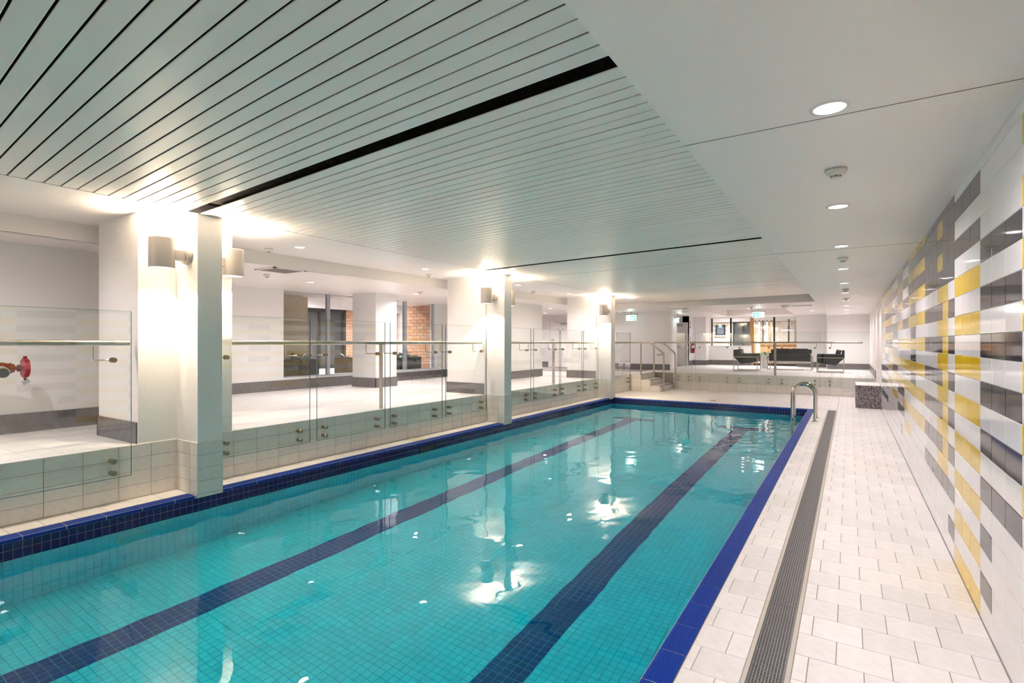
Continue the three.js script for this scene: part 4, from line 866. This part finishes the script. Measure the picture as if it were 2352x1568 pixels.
// ---------------------------------------------------------------- plants
function leafGeo(L, w, droop) {
  const P3 = [], I = [], U = [], n = 6;
  for (let i = 0; i <= n; i++) { const u = i / n, ww = w * Math.sin(Math.PI * Math.pow(0.06 + u * 0.92, 0.75)) * 0.5, y = L * (u * 0.85 - droop * u * u), x = L * (0.25 * u + 0.65 * droop * u * u); P3.push(x, y, -ww, x - 0.004, y - ww * 0.35, 0, x, y, ww); U.push(0, u, 0.5, u, 1, u); }
  for (let i = 0; i < n; i++) for (let k = 0; k < 2; k++) { const a = i * 3 + k; I.push(a, a + 1, a + 4, a, a + 4, a + 3); }
  const g = new THREE.BufferGeometry(); g.setAttribute('position', new THREE.Float32BufferAttribute(P3, 3)); g.setAttribute('uv', new THREE.Float32BufferAttribute(U, 2)); g.setIndex(I); g.computeVertexNormals(); return g;
}
function plant(name, x, y, z, n, size, width, mats, label, spread = 0.12, lean = 0.9) {
  const t = thing(name, label, 'plant', [x, y, z]), kinds = [leafGeo(size, width, 0.5), leafGeo(size * 0.8, width * 1.1, 0.75), leafGeo(size * 1.15, width * 0.9, 0.3)];
  for (let k = 0; k < n; k++) {
    const l = put(new THREE.Mesh(kinds[k % 3], mats[(rnd() * mats.length) | 0])); l.name = 'leaf';
    l.position.set((rnd() - 0.5) * spread, -0.01, (rnd() - 0.5) * spread); l.rotation.order = 'YXZ';
    l.rotation.set((rnd() - 0.5) * 0.3, k * 2.399 + rnd() * 0.4, -lean * (0.25 + 0.75 * rnd()) * 0.7); t.add(l);
  }
  return t;
}
function planterBox(x0, x1, y0, y1, z0, z1, m, label) {
  const t = thing('planter', label, 'planter', [(x0 + x1) / 2, y0, (z0 + z1) / 2]), b = 0.025;
  part('box', [box(x0, x1, y0, y1, z0, z0 + b), box(x0, x1, y0, y1, z1 - b, z1), box(x0, x0 + b, y0, y1, z0 + b, z1 - b), box(x1 - b, x1, y0, y1, z0 + b, z1 - b), box(x0 + b, x1 - b, y0, y0 + b, z0 + b, z1 - b)], m, t);
  part('soil', box(x0 + b, x1 - b, y1 - 0.06, y1 - 0.04, z0 + b, z1 - b), M.soil, t);
}
{
  const t = thing('plant_pot', 'tall tapered white pot beside the sofa', 'pot', [-2.5, P, 20.2]);
  part('pot', lathe([[0, 0], [0.11, 0], [0.15, 0.5], [0.14, 0.5], [0.13, 0.44], [0, 0.44]], -2.5, P, 20.2, 28), M.whitePlastic, t);
  plant('agave', -2.5, P + 0.45, 20.2, 40, 0.42, 0.06, [M.leafPale, M.leafPale, M.leafPale, M.leaf[2]], 'pale green spiky plant in the white pot', 0.08, 1.3);
}

// ---------------------------------------------------------------- courtyard behind the window bay
const YC = 0.43;
struct('floor_courtyard', [box(-13, -9.2, YC - 0.1, YC, 2.6, 14.5)], M.concrete, 'concrete courtyard floor outside the window bay', 'floor');
struct('wall_courtyard', [box(-9.95, -9.8, YC, 3.2, 2.75, 6.98), box(-10.2, -10.0, YC, 3.2, 6.9, 7.25)], M.beige, 'beige rendered courtyard wall behind the dark planter', 'wall');
struct('ceiling_courtyard', [box(-13, -9.0, 3.1, 3.2, 2.6, 14.5), box(-9.2, -9.0, LOW, 3.2, 2.6, 11)], M.paint, 'white courtyard soffit', 'ceiling');
struct('wall_courtyard', [box(-12.5, -12.35, 2.32, 2.72, 6, 14.4), box(-12.5, -12.38, YC, 2.4, 12.45, 12.9)], M.paint, 'white fascia and pilaster above the courtyard doors', 'wall');
struct('wall_courtyard', [box(-12.9, -12.62, YC, 3.2, 2.6, 14.5), box(-13, -9.2, YC, 3.2, 14.3, 14.5), box(-13, -9.2, YC, 3.2, 2.55, 2.7)], M.mortar, 'rough mortar back walls of the courtyard', 'wall');
struct('trim_4', [box(-12.5, -12.3, YC, 0.63, 6, 12.4)], M.paint, 'white kerb below the courtyard doors', 'kerb');
function slidingDoor(z0, z1, zm, label) {
  const t = thing('sliding_door', label, 'door', [-12.5, 0.63, (z0 + z1) / 2]), b = 0.05;
  part('frame', [box(-12.58, -12.46, 0.63, 2.3, z0, z0 + b), box(-12.58, -12.46, 0.63, 2.3, z1 - b * 1.6, z1), box(-12.58, -12.46, 2.24, 2.3, z0, z1), box(-12.58, -12.46, 0.63, 0.7, z0, z1), box(-12.56, -12.48, 0.63, 2.3, zm - 0.03, zm + 0.03)], M.darkFrame, t);
  part('pane', box(-12.54, -12.53, 0.7, 2.24, z0 + b, z1 - b), std({ color: lin(0.05, 0.052, 0.05), roughness: 0.12 }), t, 'dark grey glazing');
}
slidingDoor(9.0, 10.33, 9.45, 'dark framed courtyard sliding door left of the column');
slidingDoor(11.2, 12.36, 11.6, 'dark framed courtyard sliding door right of the column');
function brickWall(name, axis, plane, a0, a1, y0, y1, label, face) {
  const back = axis === 'x' ? box(plane - 0.1, plane - 0.006, y0, y1, a0, a1) : box(a0, a1, y0, y1, plane + 0.006, plane + 0.1);
  const w = struct(name, back, M.mortar, label, 'wall');
  tileField(w, 'brick', layRect({ a0, a1, b0: y0, b1: y1, pa: 0.24, pb: 0.086, gap: 0.01, bond: 0.5, make: (a, y, wd, h) => axis === 'x' ? ({ x: plane - 0.012, y, z: a, w: wd, h, face, mats: M.brick, v: (rnd() * 4) | 0, tilt: 0.02 }) : ({ x: a, y, z: plane + 0.012, w: wd, h, face, mats: M.brick, v: (rnd() * 4) | 0, tilt: 0.02 }) }), 0.014, 300, 0.003);
}
brickWall('wall_brick', 'z', 10.6, -10.27, -9.2, YC, 3.1, 'orange-brown brick courtyard wall beside the window', 'near');
brickWall('wall_brick', 'x', -12.48, 10.34, 11.2, 0.63, 2.32, 'pinkish brick pier between the courtyard doors', 'plusX');
brickWall('wall_brick', 'x', -12.48, 12.36, 12.45, 0.63, 2.32, 'narrow brick strip beside the white courtyard pilaster', 'plusX');
brickWall('wall_brick', 'x', -12.5, 8.0, 12.4, 2.72, 3.1, 'pinkish brick course above the white courtyard fascia', 'plusX');
planterBox(-9.75, -9.3, YC, 1.02, 6.15, 7.02, M.planter, 'dark grey planter box before the beige courtyard wall');
planterBox(-9.75, -9.3, YC, 1.03, 7.76, 8.5, M.planterTan, 'tan planter box beside the square column');
planterBox(-9.75, -9.3, YC, 1.0, 9.35, 10.12, M.planter, 'dark grey planter box before the brick courtyard wall');
plant('potted_plant', -9.46, 1.0, 6.62, 34, 0.34, 0.1, M.leaf, 'straggly dark-leaved plant in the planter by the beige wall', 0.26, 1.1);
plant('potted_plant', -9.5, 1.0, 8.0, 22, 0.34, 0.05, M.leaf, 'small sparse plant in the tan planter', 0.3, 1.2);
plant('potted_plant', -9.48, 0.98, 9.62, 44, 0.56, 0.15, M.leaf, 'large glossy-leaved plant in the planter by the brick wall', 0.5, 1.7);
for (const [x, z, l] of [[-11.2, 8.6, 'courtyard soffit downlight before the left sliding door'], [-11.2, 11.6, 'courtyard soffit downlight before the right sliding door'], [-10.9, 9.6, 'courtyard soffit downlight near the brick wall']]) downlight(x, 3.1, z, POWER.court, l, null, 0.07, 1.2);

// ---------------------------------------------------------------- yard behind the lounge window
struct('floor_yard', box(-7, 0.5, P - 0.1, P - 0.01, 22.5, 27), M.concrete, 'pale paving outside the lounge window', 'floor');
struct('ceiling_yard', [box(-7, 0.5, 3.1, 3.2, 22.3, 27), box(-7, 0.5, LOB, 3.2, 22.48, 22.56)], M.paint, 'white soffit outside the lounge window', 'ceiling');
struct('wall_yard', [box(-7, 0.5, P - 0.1, 3.2, 26.6, 26.8), box(-7.2, -7, P - 0.1, 3.2, 22.5, 26.8), box(0.5, 0.7, P - 0.1, 3.2, 22.3, 26.8)], M.paint, 'pale back walls of the yard', 'wall');
function creamWall(a0, a1, label, skip) {
  const w = struct('wall_yard', box(a0, a1, P, 2.3, 25.506, 25.6), std({ color: lin(0.5, 0.46, 0.38), roughness: 0.95 }), label, 'wall');
  tileField(w, 'brick', layRect({ a0, a1, b0: P, b1: 2.3, pa: 0.3, pb: 0.1, gap: 0.012, bond: 0.5, skip, make: (x, y, wd, h) => ({ x, y, z: 25.512, w: wd, h, face: 'near', mats: [M.creamBrick], v: 0 }) }), 0.014, 300, 0.003);
}
creamWall(-5.6, -4.45, 'cream brick yard wall with the small grey window', (x, y) => x > -5.2 && x < -4.78 && y > 1.72 && y < 2.14);
creamWall(-3.6, -1.6, 'cream brick yard wall behind the steel posts');
struct('trim_5', [box(-7, 0.5, 2.3, 2.6, 25.35, 25.6)], M.paint, 'white fascia across the yard wall', 'fascia');
{
  const t = thing('yard_window', 'small grey-framed window in the cream brick yard wall', 'window', [-4.99, 1.72, 25.5]);
  part('frame', [box(-5.2, -5.14, 1.7, 2.16, 25.46, 25.52), box(-4.84, -4.78, 1.7, 2.16, 25.46, 25.52), box(-5.2, -4.78, 2.1, 2.16, 25.46, 25.52), box(-5.2, -4.78, 1.7, 1.75, 25.46, 25.52)], M.darkFrame, t);
  part('pane', box(-5.14, -4.84, 1.75, 2.1, 25.49, 25.5), std({ color: lin(0.16, 0.22, 0.27), roughness: 0.2 }), t);
  part('sill', box(-5.24, -4.74, 1.65, 1.7, 25.42, 25.52), M.whitePlastic, t, 'white sill');
  const d = thing('yard_door', 'dark glazed double door across the yard', 'door', [-4.0, P, 25.5]);
  part('frame', [box(-4.45, -4.38, P, 2.28, 25.44, 25.52), box(-3.66, -3.6, P, 2.28, 25.44, 25.52), box(-4.45, -3.6, 2.2, 2.28, 25.44, 25.52), box(-4.06, -4.0, P, 2.28, 25.44, 25.52)], M.darkFrame, d);
  part('pane', box(-4.4, -3.62, P, 2.2, 25.49, 25.5), std({ color: lin(0.06, 0.075, 0.08), roughness: 0.15 }), d);
  const names = ['timber post', 'white post', 'dark post', 'white post', 'timber post'];
  [-3.42, -3.25, -3.1, -2.95, -2.78].forEach((x, i) => { const o = thing('yard_post', 'slim ' + names[i] + ' number ' + deckNames[i] + ' from the yard door', 'post', [x, P, 24.6]); part('shaft', rod([x, P, 24.6], [x, 2.3, 24.6], 0.028, 0.028, 10), [M.timber, M.whitePlastic, M.darkFrame, M.whitePlastic, M.timber][i], o); part('collar', rod([x, 2.26, 24.6], [x, 2.3, 24.6], 0.045, 0.045, 10), M.darkFrame, o); });
  const b = thing('yard_post', 'dark post with a grey cross bar before the cream brick', 'post', [-2.15, P, 24.9]);
  part('shaft', rod([-2.15, P, 24.9], [-2.15, 2.35, 24.9], 0.03, 0.03, 10), M.darkFrame, b); part('cross_bar', box(-2.42, -1.98, 1.86, 1.91, 24.84, 24.87), M.alu, b);
  const f = thing('timber_fence', 'low orange-brown timber fence in the yard', 'fence', [-2.4, P, 24.2]);
  for (let k = 0; k < 8; k++) part('board', box(-3.15 + k * 0.2, -3.15 + k * 0.2 + 0.19, P, 1.28, 24.2, 24.23), M.timber, f);
  part('rail', box(-3.18, -1.55, 1.28, 1.33, 24.17, 24.26), M.timber, f);
}
for (const [x, z, l] of [[-4.6, 24.0, 'yard soffit downlight before the small window'], [-2.6, 23.6, 'yard soffit downlight before the timber fence']]) downlight(x, 3.1, z, POWER.court * 1.5, l, null, 0.07, 1.2);

renderer.render(scene, camera);
